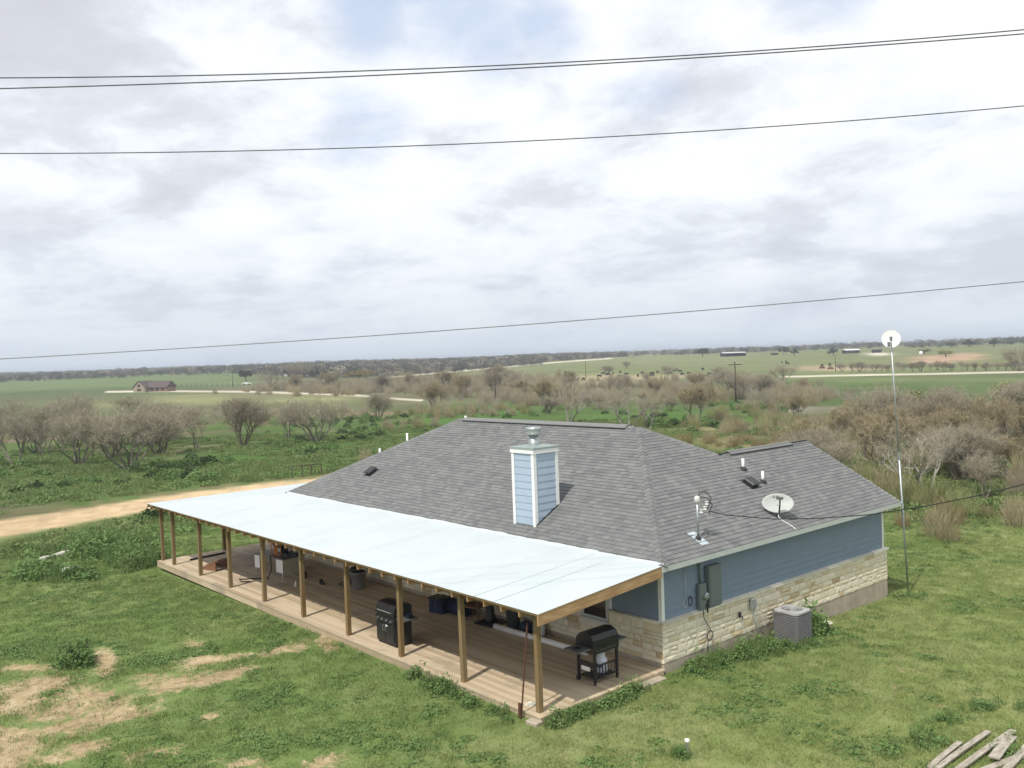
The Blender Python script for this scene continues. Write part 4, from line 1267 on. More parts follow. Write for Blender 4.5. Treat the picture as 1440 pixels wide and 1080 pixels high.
# ------------------------------------------------------------ wall gear on the right side
m_ = MB(); m_.cbox(0, .16, -.26, .26, 0, 1.06, .015)
o = obj('breaker_panel', m_, MT['box_grey'], None, False, loc=(XW+.024, 2.38, 1.17)); tagp(o, 'tall grey electrical panel box on the blue side wall', 'electrical panel')
obj('panel_door', MB().box(.161, .168, -.23, .23, .04, 1.0), MT['box_grey'], o)
t = mk('electric_meter', 'grey electric meter with round glass beside the tall panel box', 'electric meter', (XW+.024, 1.90, 1.10))
obj('meter_box', MB().cbox(0, .13, -.15, .15, 0, .72, .02), MT['box_grey'], t)
obj('meter_dial', MB().tube([(.13, .06, .40), (.20, .06, .40), (.215, .06, .40)], [.095, .09, .05], 18), MT['galv'], t)
obj('conduit', MB().tube([(.05, -.02, .72), (.05, -.02, 1.36)], .028, 10), MT['box_grey'], t, True)
obj('lower_conduit', MB().tube([(.17, .10, -.04), (.17, .10, .12), (.1, .10, .2)], .02, 8), MT['cable'], t, True)
t = mk('cable_loop', 'black cable hanging in a coil from the meter on the stone wall', 'cable', (0, 0, 0))
cab = [(-.30, 1.88, 1.16), (-.25, 1.86, 1.12), (-.245, 1.86, .95), (-.25, 2.0, .75), (-.255, 2.12, .62), (-.255, 2.12, .55)]
obj('drop', MB().tube(cab, .012, 6), MT['cable'], t, True)
m_ = MB(); m_.tube([(-.25+.006*math.sin(a*3), 2.10+.12*math.cos(a), .44+.12*math.sin(a)) for a in np.linspace(0, 6.28*3, 60)], .013, 6); obj('coil', m_, MT['cable'], t, True)
obj('tail', MB().tube([(-.25, 2.02, .36), (-.24, 1.98, .2), (-.22, 1.95, -.05)], .012, 6), MT['cable'], t, True)
t = mk('cable_loop', 'thin cable with two small loops on the blue wall left of the meter', 'cable', (0, 0, 0))
m_ = MB(); m_.tube([(-.375, 1.30, 2.3), (-.37, 1.30, 1.75), (-.37, 1.31, 1.5)], .007, 5); obj('drop', m_, MT['far_metal'], t, True)
m_ = MB(); m_.tube([(-.37, 1.28+.09*math.cos(a), 1.42+.11*math.sin(a)) for a in np.linspace(0, 6.28*2, 40)], .006, 5); obj('pale_coil', m_, MT['far_metal'], t, True)
m_ = MB(); m_.tube([(-.365, 1.48+.08*math.cos(a), 1.44+.12*math.sin(a)) for a in np.linspace(0, 6.28*2, 40)], .011, 5); obj('dark_coil', m_, MT['cable'], t, True)
t = mk('disconnect_box', 'small grey switch box with conduit on the stone wall by the air conditioner', 'switch box', (-.30, 4.02, .74))
obj('box', MB().cbox(0, .11, -.09, .09, 0, .28, .012), MT['galv'], t); obj('conduit', MB().tube([(.05, .04, 0), (.05, .04, -.35), (.08, .08, -.55), (.2, .3, -.75)], .018, 8), MT['galv'], t, True)
o = obj('hose_bib', MB().cbox(0, .05, -.04, .04, 0, .14, .01).tube([(.04, 0, .04), (.11, 0, .02), (.11, 0, -.04)], .016, 6), MT['far_dark'], None, False, loc=(-.30, 3.45, .62)); tagp(o, 'small dark tap on the stone wall left of the switch box', 'tap')

# air conditioner
zac = float(ground_h(.35, 5.0))
t = mk('air_conditioner', 'grey louvred air conditioner unit standing in weeds by the stone wall', 'air conditioner', (.30, 5.05, zac), 0)
S2 = .375; Hc = .86
obj('core', MB().cbox(-S2+.045, S2-.045, -S2+.045, S2-.045, .02, Hc-.15, .06), MT['far_dark'], t)
lou = MB(); lm = MB()
P = []; 
def ring(m, z0, z1, s0, s1, c=.07):
    P = []
    for z, s_ in ((z0, s0), (z1, s1)):
        P += [(-s_+c, -s_, z), (s_-c, -s_, z), (s_, -s_+c, z), (s_, s_-c, z), (s_-c, s_, z), (-s_+c, s_, z), (-s_, s_-c, z), (-s_, -s_+c, z)]
    m.add(P, [(i, (i+1) % 8, 8+(i+1) % 8, 8+i) for i in range(8)])
m_ = MB(); ring(m_, 0, .020, S2+.006, S2-.004); ring(m_, .020, .026, S2-.004, S2-.05); lmesh = m_.mesh('louvre', MT['ac_grey'])
for k in range(18): obj('louvre', lmesh, None, t, loc=(0, 0, .05+.043*k))
for sx in (-1, 1):
    for sy in (-1, 1): obj('corner_post', MB().cbox(sx*(S2-.035)-.035, sx*(S2-.035)+.035, sy*(S2-.035)-.035, sy*(S2-.035)+.035, .0, Hc-.02, .03), MT['ac_grey'], t)
# top frame with round opening
m_ = MB(); n = 32; P = []
for i in range(n):
    a = 2*math.pi*i/n; ca, sa = math.cos(a), math.sin(a); k = 1/max(abs(ca), abs(sa)); k = min(k, 1.28)
    P += [(S2*1.03*ca*k, S2*1.03*sa*k, Hc-.02), (S2*1.03*ca*k, S2*1.03*sa*k, Hc+.03), (.30*ca, .30*sa, Hc+.05), (.285*ca, .285*sa, Hc-.03)]
Fc = []
for i in range(n):
    j = (i+1) % n
    for a in range(3): Fc.append((4*i+a, 4*j+a, 4*j+a+1, 4*i+a+1))
obj('top_frame', m_.add(P, Fc), MT['ac_top'], t)
m_ = MB()
for r_ in (.05, .10, .15, .20, .25, .29): m_.tube([(r_*math.cos(a), r_*math.sin(a), Hc+.055-.02*(r_/.29)**2) for a in np.linspace(0, 2*math.pi, 25)], .004, 4, False)
for k in range(8): a = k*math.pi/4; m_.beam((0, 0, Hc+.055), (.30*math.cos(a), .30*math.sin(a), Hc+.035), .008, .005)
obj('fan_guard', m_, MT['ac_top'], t)
obj('fan_hub', MB().lathe([(.09, Hc-.14), (.09, Hc-.03), (.05, Hc-.01)], 16), MT['ac_top'], t)
for k in range(4):
    a = k*math.pi/2+.4; c, s_ = math.cos(a), math.sin(a); m_ = MB()
    m_.add([(c*.09-s_*.0, s_*.09, Hc-.12), (c*.27-s_*.05, s_*.27+c*.05, Hc-.12), (c*.25-s_*.17, s_*.25+c*.17, Hc-.06), (c*.09-s_*.08, s_*.09+c*.08, Hc-.07)], [(0, 1, 2, 3)]); obj('fan_blade', m_, MT['galv'], t)
o = obj('condenser_pad', MB().cbox(-.45, .45, -.45, .45, -.1, .018, .02), MT['concrete'], t)

# antenna mast
mb0 = Vector((-.02, 12.45, float(ground_h(0, 12.45)))); mt = Vector((-.14, 11.90, 7.85))
t = mk('antenna_mast', 'tall thin galvanised antenna mast at the right corner of the house', 'antenna mast', tuple(mb0))
V0 = Vector((0, 0, 0)); V1 = mt-mb0
obj('mast_tube', MB().tube([V0, V1*.55], .030, 10), MT['galv'], t, True); obj('upper_tube', MB().tube([V1*.55, V1], .022, 10), MT['galv'], t, True)
obj('coupler', MB().tube([V1*.54, V1*.565], .042, 10), MT['galv'], t); obj('coupler', MB().tube([V1*.30, V1*.315], .042, 10), MT['galv'], t)
obj('eave_bracket', MB().beam((V1*.37)+Vector((0, 0, 0)), (V1*.37)+Vector((0, -.55, 0)), .03, .03), MT['galv'], t)
dc = V1+Vector((0, 0, .12)); dirn = (Vector(CAM)-mt); dirn.z = 0; dirn.normalize(); side = dirn.cross(Vector((0, 0, 1)))
m_ = MB(); P = []; n = 24
for r_ in (0.0, .10, .20, .285, .29):
    for i in range(n):
        a = 2*math.pi*i/n; P.append(dc+side*(r_*math.cos(a))+Vector((0, 0, 1))*(r_*math.sin(a))+dirn*((r_**2)*.35-.06)+Vector((0, 0, -.12*math.sin(a)*0)))
Fc = [(k*n+i, k*n+(i+1) % n, (k+1)*n+(i+1) % n, (k+1)*n+i) for k in range(4) for i in range(n)]
P += [p-dirn*.012 for p in P]; off = 5*n; Fc += [tuple(off+q for q in reversed(f)) for f in Fc]
obj('dish_reflector', m_.add(P, Fc), MT['white_dish'], t, True)
obj('feed_arm', MB().tube([dc-Vector((0, 0, .27))+dirn*-.04, dc-Vector((0, 0, .16))+dirn*.18, dc-Vector((0, 0, .02))+dirn*.22], .013, 6), MT['box_grey'], t)
obj('feed_horn', MB().cbox(-.035, .035, -.035, .035, 0, .14, .01), MT['box_grey'], t, loc=tuple(dc+dirn*.22-Vector((0, 0, .07)))); obj('radio_unit', MB().cbox(-.04, .04, -.03, .03, 0, .16, .01), MT['box_grey'], t, loc=tuple(dc+dirn*.1+side*.07-Vector((0, 0, .26))))

# satellite dish on the roof
P0 = Vector(roof_pt(-.60, 5.72, 'r'))
t = mk('satellite_dish', 'grey oval satellite dish on the right slope of the shingle roof', 'satellite dish', tuple(P0))
aim = Vector((.55, -.62, .62)).normalized(); sx = aim.cross(Vector((0, 0, 1))).normalized(); up = sx.cross(aim).normalized(); dc = Vector((0, .16, .36))
P = []; Fc = []; n = 28
for r_ in (0.0, .3, .6, .88, 1.0):
    for i in range(n):
        a = 2*math.pi*i/n; P.append(dc+sx*(.45*r_*math.cos(a))+up*(.31*r_*math.sin(a))+aim*((r_**2)*.10-.08))
Fc = [(k*n+i, k*n+(i+1) % n, (k+1)*n+(i+1) % n, (k+1)*n+i) for k in range(4) for i in range(n)]
P += [p-aim*.014 for p in P]; Fc += [tuple(5*n+q for q in reversed(f)) for f in Fc]+[(4*n+i, 4*n+(i+1) % n, 9*n+(i+1) % n, 9*n+i) for i in range(n)]
obj('dish_reflector', MB().add(P, Fc), MT['dish'], t, True)
obj('mast', MB().tube([(0, .12, 0), (0, .16, .25), dc-aim*.10], .025, 8), MT['galv'], t, True)
obj('mount_plate', MB().add(*[[(-.14, 0, .09), (.14, 0, -.063), (.14, .28, -.063), (-.14, .28, .09), (-.14, 0, .105), (.14, 0, -.048), (.14, .28, -.048), (-.14, .28, .105)], [(3, 2, 1, 0), (4, 5, 6, 7), (0, 1, 5, 4), (1, 2, 6, 5), (2, 3, 7, 6), (3, 0, 4, 7)]]), MT['black'], t)
lnb = dc+aim*.42-up*.05+sx*.0
obj('feed_arm', MB().tube([dc-up*.30-aim*.02, dc-up*.22+aim*.25, lnb-up*.06], .022, 7), MT['far_dark'], t)
m_ = MB(); 
m_.beam(lnb-sx*.09-up*.01, lnb+sx*.09-up*.01, .07, .07); obj('feed_horn', m_, MT['shelf_grey'], t)
m_ = MB(); 
m_.tube([dc+up*.22+aim*(-.03)+sx*(-.06), dc+up*.22+aim*(-.02)+sx*.03], .03, 5); m_.tube([dc+up*(.24+.03*math.sin(a))+aim*-.01+sx*(.09+.03*math.cos(a)) for a in np.linspace(-2.6, 1.2, 8)], .012, 5); obj('printed_mark', m_, MT['box_grey'], t)
obj('cable', MB().tube([Vector((.02, .1, .15)), Vector((.1, .02, .0)), Vector((.25, .0, -.10)), Vector((.42, .08, -.20)), Vector((.56, .10, -.285)), Vector((.63, .11, -.36))], .012, 6), MT['white_paint'], t, True)

# service riser with insulators
P0 = Vector(roof_pt(-.50, 2.05, 'r'))
t = mk('service_riser', 'short metal service mast with white insulators near the roof edge', 'service mast', tuple(P0))
obj('flashing_plate', MB().add(*[[(-.26, -.14, .146), (.22, -.14, -.115), (.22, .16, -.115), (-.26, .16, .146), (-.26, -.14, .156), (.22, -.14, -.105), (.22, .16, -.105), (-.26, .16, .156)], [(3, 2, 1, 0), (4, 5, 6, 7), (0, 1, 5, 4), (1, 2, 6, 5), (2, 3, 7, 6), (3, 0, 4, 7)]]), MT['riser_plate'], t)
obj('riser_tube', MB().tube([(0, 0, 0), (0, 0, .98)], .03, 10), MT['galv'], t, True); obj('boot', MB().lathe([(.09, 0), (.075, .05), (.035, .09)], 12), MT['black'], t)
obj('weather_head', MB().lathe([(.035, .92), (.075, .97), (.08, 1.05), (.05, 1.12), (.01, 1.13)], 14), MT['porcelain'], t, True)
for q in ((.07, .07, .72), (.12, .16, .80), (.12, .24, .92)):
    obj('insulator', MB().lathe([(.02, -.05), (.05, -.04), (.03, 0), (.05, .04), (.02, .05)], 12, q), MT['porcelain'], t)
m_ = MB(); m_.tube([(0, 0, 1.05), (.05, .05, 1.2), (.12, .2, 1.22), (.16, .38, 1.05), (.14, .30, .85), (.12, .26, .75)], .012, 6); m_.tube([(0, 0, 1.02), (.08, .1, 1.10), (.14, .3, 1.02), (.16, .42, .85), (.14, .3, .66), (.16, .3, .62)], .012, 6); obj('drip_loop', m_, MT['cable'], t, True)
# service drop cable away to the right
A = P0+Vector((.14, .30, .70))
def at_depth(px, py, c):
    r_ = ray(px, py); return Vector(CAM+r_*c)
Bp = at_depth(1560, 650, 19.0)
ptsc = []
dA = float((np.array(A)-CAM)@Fv)
for px, py in ((1020, 724), (1090, 730), (1150, 729), (1220, 724), (1300, 712), (1380, 696), (1440, 681), (1560, 648), (1800, 570)):
    tt = (px-1000)/800; ptsc.append(at_depth(px, py, dA+(17-dA)*tt))
o = obj('service_cable', MB().tube([A]+ptsc, .013, 6), MT['cable'], None, True); tagp(o, 'thick black service cable running from the roof mast to the right', 'cable')

# overhead wires: each hangs in a vertical plane well in front of the camera
def wire(label, pts3, depth, r, mat, name='power_line'):
    P = [at_depth(px, py, depth) for px, py in pts3]
    O = P[0]; e = Vector(Rv); s_ = [(p-O).dot(e) for p in P]; zc = [p.z for p in P]
    cf = np.polyfit(s_, zc, 2)
    L = []
    for s in np.linspace(s_[0]-14, s_[-1]+14, 70): L.append(Vector((O.x, O.y, 0))+e*float(s)+Vector((0, 0, float(np.polyval(cf, s)))))
    o = obj(name, MB().tube(L, r, 6), mat, None, True); tagp(o, label, 'power line', 'overhead power lines'); return o


wire('uppermost dark power line, crossing its neighbour at the right', [(0, 109.5), (360, 104), (720, 91.5), (1080, 70), (1440, 42)], 16, .011, MT['wire_dark'])
wire('second dark power line, just under the uppermost one at the left', [(0, 124), (360, 114), (720, 97), (1080, 73), (1440, 48.5)], 17, .012, MT['wire_dark'])
wire('single dark power line halfway up the cloudy sky', [(0, 216), (360, 211), (720, 200), (1080, 178), (1440, 149)], 17, .010, MT['wire_dark'])
wire('lowest pale grey wire just above the horizon', [(0, 504), (360, 485), (720, 457), (1080, 428), (1440, 396.5)], 18, .010, MT['wire_light'])

# ------------------------------------------------------------ yard
def put(px, py, dz=0): p = G(px, py); return (p[0], p[1], p[2]+dz)


p = put(967, 1070); o = obj('pipe_stub', MB().lathe([(.035, -.05), (.035, .30), (.05, .30), (.05, .36), (.02, .37)], 12), MT['pvc'], None, True, loc=p); tagp(o, 'short white pipe sticking out of the lawn near the bottom edge', 'pipe stub')
p1 = Vector(put(42, 793, .06)); p2 = Vector(put(96, 779, .06)); m_ = MB(); m_.tube([p1, p1.lerp(p2, .3)+Vector((.06, .05, .03)), p1.lerp(p2, .55)+Vector((-.05, .0, .0)), p1.lerp(p2, .8)+Vector((.04, .04, .03)), p2], [.06, .11, .08, .12, .13], 8); o = obj('pale_log', m_, MT['limestone'], None); tagp(o, 'long pale log lying in tall weeds near the dirt road', 'log')
m_ = MB(); m_.lathe([(.40, -.05), (.50, .08), (.46, .20), (.28, .30), (.03, .33)], 9); o = obj('pale_boulder', m_, MT['white_paint'], None, False, loc=put(102, 806)); o.rotation_euler = (0, 0, .6); o.scale = (1.0, .6, .8); tagp(o, 'bright white tarp bundle in the weeds left of the deck', 'tarp')
m_ = MB(); m_.cbox(-.15, .15, -.1, .1, -.05, .07, .03); o = obj('white_rock', m_, MT['limestone'], None, False, loc=put(1163, 878)); tagp(o, 'small white rock on the grass by the foundation', 'rock')
# plank pile at the bottom right
pl = [((1318, 1086), (1390, 1034), 'long pale curved board reaching highest in the plank pile', .02, .11), ((1306, 1090), (1350, 1050), 'leftmost weathered board of the plank pile', .0, .11), ((1345, 1090), (1425, 1036), 'grey board right of the long curved board', .03, .12),
      ((1398, 1078), (1423, 1046), 'short wide pale board lying across the pile', .09, .19), ((1405, 1100), (1455, 1045), 'board at the right edge of the plank pile', .02, .14), ((1340, 1110), (1460, 1062), 'lowest board of the plank pile', .0, .14)]
for (a, b, lb, dz, wd) in pl:
    A = Vector(put(*a, dz+.03)); B = Vector(put(*b, dz+.05)); m_ = MB()
    k = 5
    for i in range(k):
        q0 = A.lerp(B, i/k)+Vector((0, 0, .012*math.sin(math.pi*i/k))); q1 = A.lerp(B, (i+1)/k)+Vector((0, 0, .012*math.sin(math.pi*(i+1)/k)))
        m_.beam(q0, q1+(q1-q0)*.02, wd, .035)
    o = obj('old_board', m_, MT['old_plank'], None); tagp(o, lb, 'board', 'old boards stacked on the grass')


# ------------------------------------------------------------ plants
def strip_mesh(name, P0, P1, r0, r1, mat, tone, width_dirs=None):
    """flat twig strips crossed in two directions; arrays of n segments"""
    n = len(P0); d = P1-P0; d = d/np.maximum(np.linalg.norm(d, axis=1, keepdims=True), 1e-6)
    rv = rng.normal(size=(n, 3)); a = np.cross(d, rv); a /= np.maximum(np.linalg.norm(a, axis=1, keepdims=True), 1e-6); b = np.cross(d, a)
    V = []
    # triangular prism
    for P, r in ((P0, r0), (P1, r1)):
        for k in range(3):
            t_ = 2*math.pi*k/3; V.append(P+(a*math.cos(t_)+b*math.sin(t_))*r[:, None])
    V = np.stack(V, 1).reshape(-1, 3); i = (np.arange(n)*6)[:, None]
    Fc = np.concatenate([i+np.array([[0, 1, 4, 3]]), i+np.array([[1, 2, 5, 4]]), i+np.array([[2, 0, 3, 5]])])
    return raw_mesh(name, V, Fc, mat, False, np.repeat(tone, 6))


def quads_mesh(name, C, sz, mat, tone, up=0.3, tri=False):
    n = len(C); nrm = rng.normal(size=(n, 3)); nrm[:, 2] = np.abs(nrm[:, 2])+up; nrm /= np.linalg.norm(nrm, axis=1, keepdims=True)
    a = np.cross(nrm, rng.normal(size=(n, 3))); a /= np.linalg.norm(a, axis=1, keepdims=True); b = np.cross(nrm, a)
    s = sz[:, None]
    V = np.stack([C-a*s*.5, C+b*s*.32, C+a*s*.6, C-b*s*.32], 1).reshape(-1, 3)
    i = (np.arange(n)*4)[:, None]; Fc = i+np.array([[0, 1, 2, 3]])
    return raw_mesh(name, V, Fc, mat, False, np.repeat(tone, 4))


def grow(H=6.0, spread=.9, stems=4, levels=5, split=3, seed=1, twigs=5, upb=.25):
    """bare branching tree: returns limb segments and twig segments"""
    R_ = np.random.default_rng(seed); limbs = []; tw = []
    def rec(p, d, L, r, lv):
        nseg = 3 if lv < 3 else 2; q = p
        for k in range(nseg):
            d2 = d+R_.normal(size=3)*(.10 if lv < 2 else .16); d2[2] += upb*.25; d2 /= np.linalg.norm(d2)
            q2 = q+d2*L/nseg; r2 = r*(1-.3/nseg)
            (limbs if lv < levels-1 else tw).append((q, q2, r, r2)); q, d, r = q2, d2, r2
            if lv >= 1 and k < nseg-1 and R_.random() < .75 and lv < levels:
                e = R_.normal(size=3); e = e-d*np.dot(e, d); e /= np.linalg.norm(e); dd = d*.6+e*.8; dd[2] += upb; dd /= np.linalg.norm(dd); rec(q, dd, L*.62, r*.6, lv+1)
        if lv < levels:
            for s_ in range(split if R_.random() < .6 else split-1):
                e = R_.normal(size=3); e = e-d*np.dot(e, d); e /= np.linalg.norm(e); dd = d*1.0+e*R_.uniform(.35, .8)*spread; dd[2] += upb*.6; dd /= np.linalg.norm(dd)
                rec(q, dd, L*R_.uniform(.62, .82), r*.68, lv+1)
        else:
            for s_ in range(twigs):
                e = R_.normal(size=3)*.75+d; e[2] += .1; e /= np.linalg.norm(e); f = R_.uniform(.0, 1); st = p+(q-p)*f
                tw.append((st, st+e*L*R_.uniform(.6, 1.2), .007, .003))
    for s_ in range(stems):
        a = 2*math.pi*(s_+R_.uniform(-.3, .3))/stems; tilt = R_.uniform(.2, .75)*spread if stems > 1 else .08
        d = np.array([math.cos(a)*tilt, math.sin(a)*tilt, 1.0]); d /= np.linalg.norm(d)
        rec(np.array([math.cos(a)*.08, math.sin(a)*.08, -.15]), d, H*.27, H*.017*R_.uniform(.8, 1.2), 0)
    L = np.array([[*a, *b, r, q] for a, b, r, q in limbs]); T_ = np.array([[*a, *b, r, q] for a, b, r, q in tw])
    k = H/max(T_[:, 5].max(), .1); L[:, :6] *= k; T_[:, :6] *= k
    L[:, :3][:, 2] = np.maximum(L[:, 2], -.3)
    return L, T_


TREES = {}


def tree_proto(key, barkmat, twigmat, twr=1.0, **kw):
    L, T_ = grow(seed=hash(key) % 1000 if False else sum(map(ord, key)), **kw)
    m1 = MB()
    Vs = []; trunk = strip_mesh('trunk', L[:, :3], L[:, 3:6], L[:, 6], L[:, 7], barkmat, rng.random(len(L)))
    tm = strip_mesh('crown', T_[:, :3], T_[:, 3:6], np.maximum(T_[:, 6], .006)*twr, np.maximum(T_[:, 7], .004)*twr, twigmat, rng.random(len(T_))*.8)
    TREES[key] = (trunk, tm)


for i in range(4): tree_proto('bare%d' % i, MT['bark'], MT['twig_grey'], .85, H=6.0, spread=1.0, stems=[6, 4, 7, 3][i], levels=5, split=3, twigs=3, upb=.30)
for i in range(2): tree_proto('brown%d' % i, MT['bark'], MT['twig_brown'], .95, H=5.0, spread=.85, stems=[5, 4][i], levels=5, split=3, twigs=4, upb=.4)
for i in range(2): tree_proto('pale%d' % i, MT['bark_pale'], MT['twig_grey'], .8, H=6.0, spread=1.1, stems=[3, 4][i], levels=4, split=3, twigs=3)


def oak_proto(key, leafmat, H=7.0, Wd=5.0, n=2600, clumps=26):
    R_ = np.random.default_rng(sum(map(ord, key))); m1 = MB(); m1.tube([(0, 0, -.3), (.05, .02, H*.18), (.1, .0, H*.34)], [.32, .26, .22], 8)
    C = []
    for k in range(clumps):
        a = R_.uniform(0, 6.28); rr = math.sqrt(R_.random())*Wd*.42; zc_ = H*(.36+.46*R_.random()*(1-.5*(rr/(Wd*.45))**2)); c = np.array([rr*math.cos(a), rr*math.sin(a), zc_]); C.append(c)
        if k < 9: m1.tube([(.1, 0, H*.3), tuple(c*.5+np.array([0, 0, H*.18])), tuple(c)], [.14, .09, .04], 5)
    C = np.array(C); pick = R_.integers(0, clumps, n); rad = R_.uniform(.5, 1.15, clumps)*Wd*.15
    u = R_.normal(size=(n, 3)); u /= np.linalg.norm(u, axis=1, keepdims=True); P = C[pick]+u*(rad[pick]*R_.random(n)**.35)[:, None]*np.array([1.2, 1.2, .8])
    TREES[key] = (m1.mesh('trunk', MT['bark']), quads_mesh('crown', P, R_.uniform(.22, .45, n), leafmat, R_.random(n)*.4+(pick % 5)*.12))


for i in range(3): oak_proto('oak%d' % i, MT['oak_leaf'], Wd=[8, 9.5, 7][i])
oak_proto('yellow0', MT['yellow_tree'], Wd=9, H=5.5)
oak_proto('greygreen0', MT['twig_green'], Wd=6, H=5.0, n=1800)


def plant_tree(key, x, y, h, label, cat='tree', group=None, name='bare_tree', rz=None, wide=1.0):
    z = float(ground_h(x, y)); t = thing(name, label, cat, (x, y, z), rng.uniform(0, 6.28) if rz is None else rz, group)
    base = {'bare': 6.0, 'brow': 5.0, 'pale': 6.0, 'oak0': 7, 'oak1': 7, 'oak2': 7, 'yell': 5.5, 'grey': 5.0}[key[:4]]
    s = h/base; t.scale = (s*wide, s*wide, s)
    for nm, me in zip(('trunk', 'crown'), TREES[key]):
        o = bpy.data.objects.new(nm, me); COL.objects.link(o); o.parent = t
    return t


# ---- scatter by geometry nodes: one "stuff" object per kind of ground cover
def scatter(name, P, protos, scl, label=None, kind='stuff', rot=None, tilt=0.12, zscale=None):
    n = len(P)
    me = bpy.data.meshes.new(name); me.vertices.add(n); me.vertices.foreach_set('co', np.asarray(P, np.float32).ravel())
    r = np.zeros((n, 3), np.float32); r[:, 0] = rng.normal(size=n)*tilt; r[:, 1] = rng.normal(size=n)*tilt; r[:, 2] = rng.uniform(0, 6.28, n)
    a = me.attributes.new('rot', 'FLOAT_VECTOR', 'POINT'); a.data.foreach_set('vector', r.ravel())
    s3 = np.stack([scl, scl, scl*(zscale if zscale is not None else 1)], 1).astype(np.float32)
    a = me.attributes.new('scl', 'FLOAT_VECTOR', 'POINT'); a.data.foreach_set('vector', s3.ravel())
    a = me.attributes.new('idx', 'INT', 'POINT'); a.data.foreach_set('value', rng.integers(0, len(protos), n).astype(np.int32))
    o = bpy.data.objects.new(name, me); COL.objects.link(o)
    c = bpy.data.collections.new(name+'_kinds')
    for k, pm_ in enumerate(protos):
        q = bpy.data.objects.new('%s_kind%02d' % (name, k), pm_); c.objects.link(q)
    ng = bpy.data.node_groups.new(name, 'GeometryNodeTree')
    ng.interface.new_socket('Geometry', in_out='INPUT', socket_type='NodeSocketGeometry'); ng.interface.new_socket('Geometry', in_out='OUTPUT', socket_type='NodeSocketGeometry')
    gi = ng.nodes.new('NodeGroupInput'); go = ng.nodes.new('NodeGroupOutput')
    ci = ng.nodes.new('GeometryNodeCollectionInfo'); ci.inputs['Collection'].default_value = c; ci.inputs['Separate Children'].default_value = True; ci.inputs['Reset Children'].default_value = True
    ip = ng.nodes.new('GeometryNodeInstanceOnPoints'); ip.inputs['Pick Instance'].default_value = True
    def at(nm, ty):
        a_ = ng.nodes.new('GeometryNodeInputNamedAttribute'); a_.data_type = ty; a_.inputs[0].default_value = nm; return a_.outputs[0]
    L = ng.links.new
    L(gi.outputs[0], ip.inputs['Points']); L(ci.outputs[0], ip.inputs['Instance']); L(at('idx', 'INT'), ip.inputs['Instance Index'])
    er = ng.nodes.new('FunctionNodeEulerToRotation'); L(at('rot', 'FLOAT_VECTOR'), er.inputs[0]); L(er.outputs[0], ip.inputs['Rotation']); L(at('scl', 'FLOAT_VECTOR'), ip.inputs['Scale'])
    L(ip.outputs[0], go.inputs[0])
    md = o.modifiers.new('scatter', 'NODES'); md.node_group = ng
    o['kind'] = kind
    if label: o['label'] = label
    return o


def blades(n, rad, h0, h1, w, mat, lean=.5):
    a = rng.uniform(0, 6.28, n); r_ = np.sqrt(rng.random(n))*rad; B = np.stack([r_*np.cos(a), r_*np.sin(a), np.full(n, -.01)], 1)
    h = rng.uniform(h0, h1, n); b = rng.uniform(0, 6.28, n); ln = rng.uniform(.1, 1, n)*lean*h
    T_ = B+np.stack([np.cos(b)*ln, np.sin(b)*ln, h], 1); c = rng.uniform(0, 6.28, n); s_ = np.stack([np.cos(c), np.sin(c), np.zeros(n)], 1)*w/2
    V = np.stack([B-s_, B+s_, T_], 1).reshape(-1, 3); Fc = np.arange(3*n).reshape(n, 3)
    return raw_mesh('tuft', V, Fc, mat, False, np.repeat(rng.random(n)*.6, 3))


def leaves(n, rad, hh, s0, s1, mat, dome=True):
    a = rng.uniform(0, 6.28, n); r_ = np.sqrt(rng.random(n))*rad; z = hh*(1-(r_/rad)**2*.8)*rng.random(n)**.5 if dome else rng.random(n)*hh
    return quads_mesh('leafy', np.stack([r_*np.cos(a), r_*np.sin(a), z], 1), rng.uniform(s0, s1, n), mat, rng.random(n)*.6, up=.8)


def wedge(n, r0, r1, a0=-33, a1=33):
    look = math.atan2(Fv[1], Fv[0]); r_ = np.sqrt(rng.uniform(r0*r0, r1*r1, n)); a = np.radians(rng.uniform(a0, a1, n))+look
    x, y = CXP+r_*np.cos(a), CYP+r_*np.sin(a); return x, y


def free(x, y, m=0.0):
    """outside house, deck"""
    ins = (x > -23.6-m) & (x < -.22+m) & (y > -3.95-m) & (y < 9.95+m)
    ins |= (x > -6.5-m) & (x < -.25+m) & (y > 0) & (y < 11.75+m)
    return ~ins


def sampled(n, r0, r1, dens, a0=-33, a1=33, m=0.0):
    x, y = wedge(n, r0, r1, a0, a1); z = ground_h(x, y); px, py, c = proj(x, y, z)
    k = (rng.random(n) < dens(x, y, px, py)) & free(x, y, m) & (px > -500) & (px < 2000) & (py < 2600)
    x, y, z = x[k], y[k], z[k]; return np.stack([x, y, z], 1)


def roadness(px, py): return seg_mask(px, py, ROAD, 15, 5)


def soilness(x, y, px, py): return blobm(px, py, SOIL)+(fbm(x*.9, y*.9, 4)-.5)*1.6


# lawn blades: short, everywhere but on bare soil and road
tufts = [blades(46, .24, .03, .075, .014, MT['lawn_blade'], .9) for _ in range(5)]


def d_lawn(x, y, px, py):
    d = np.hypot(x-CXP, y-CYP); k = np.clip((62-d)/20, .15, 1); s_ = soilness(x, y, px, py)
    return k*np.where(s_ > .5, .13, 1)*(roadness(px, py) > 1.25)


P = sampled(100000, 5, 60, d_lawn, -46, 46)
scatter('lawn_grass', P, tufts, rng.uniform(.7, 1.25, len(P)))
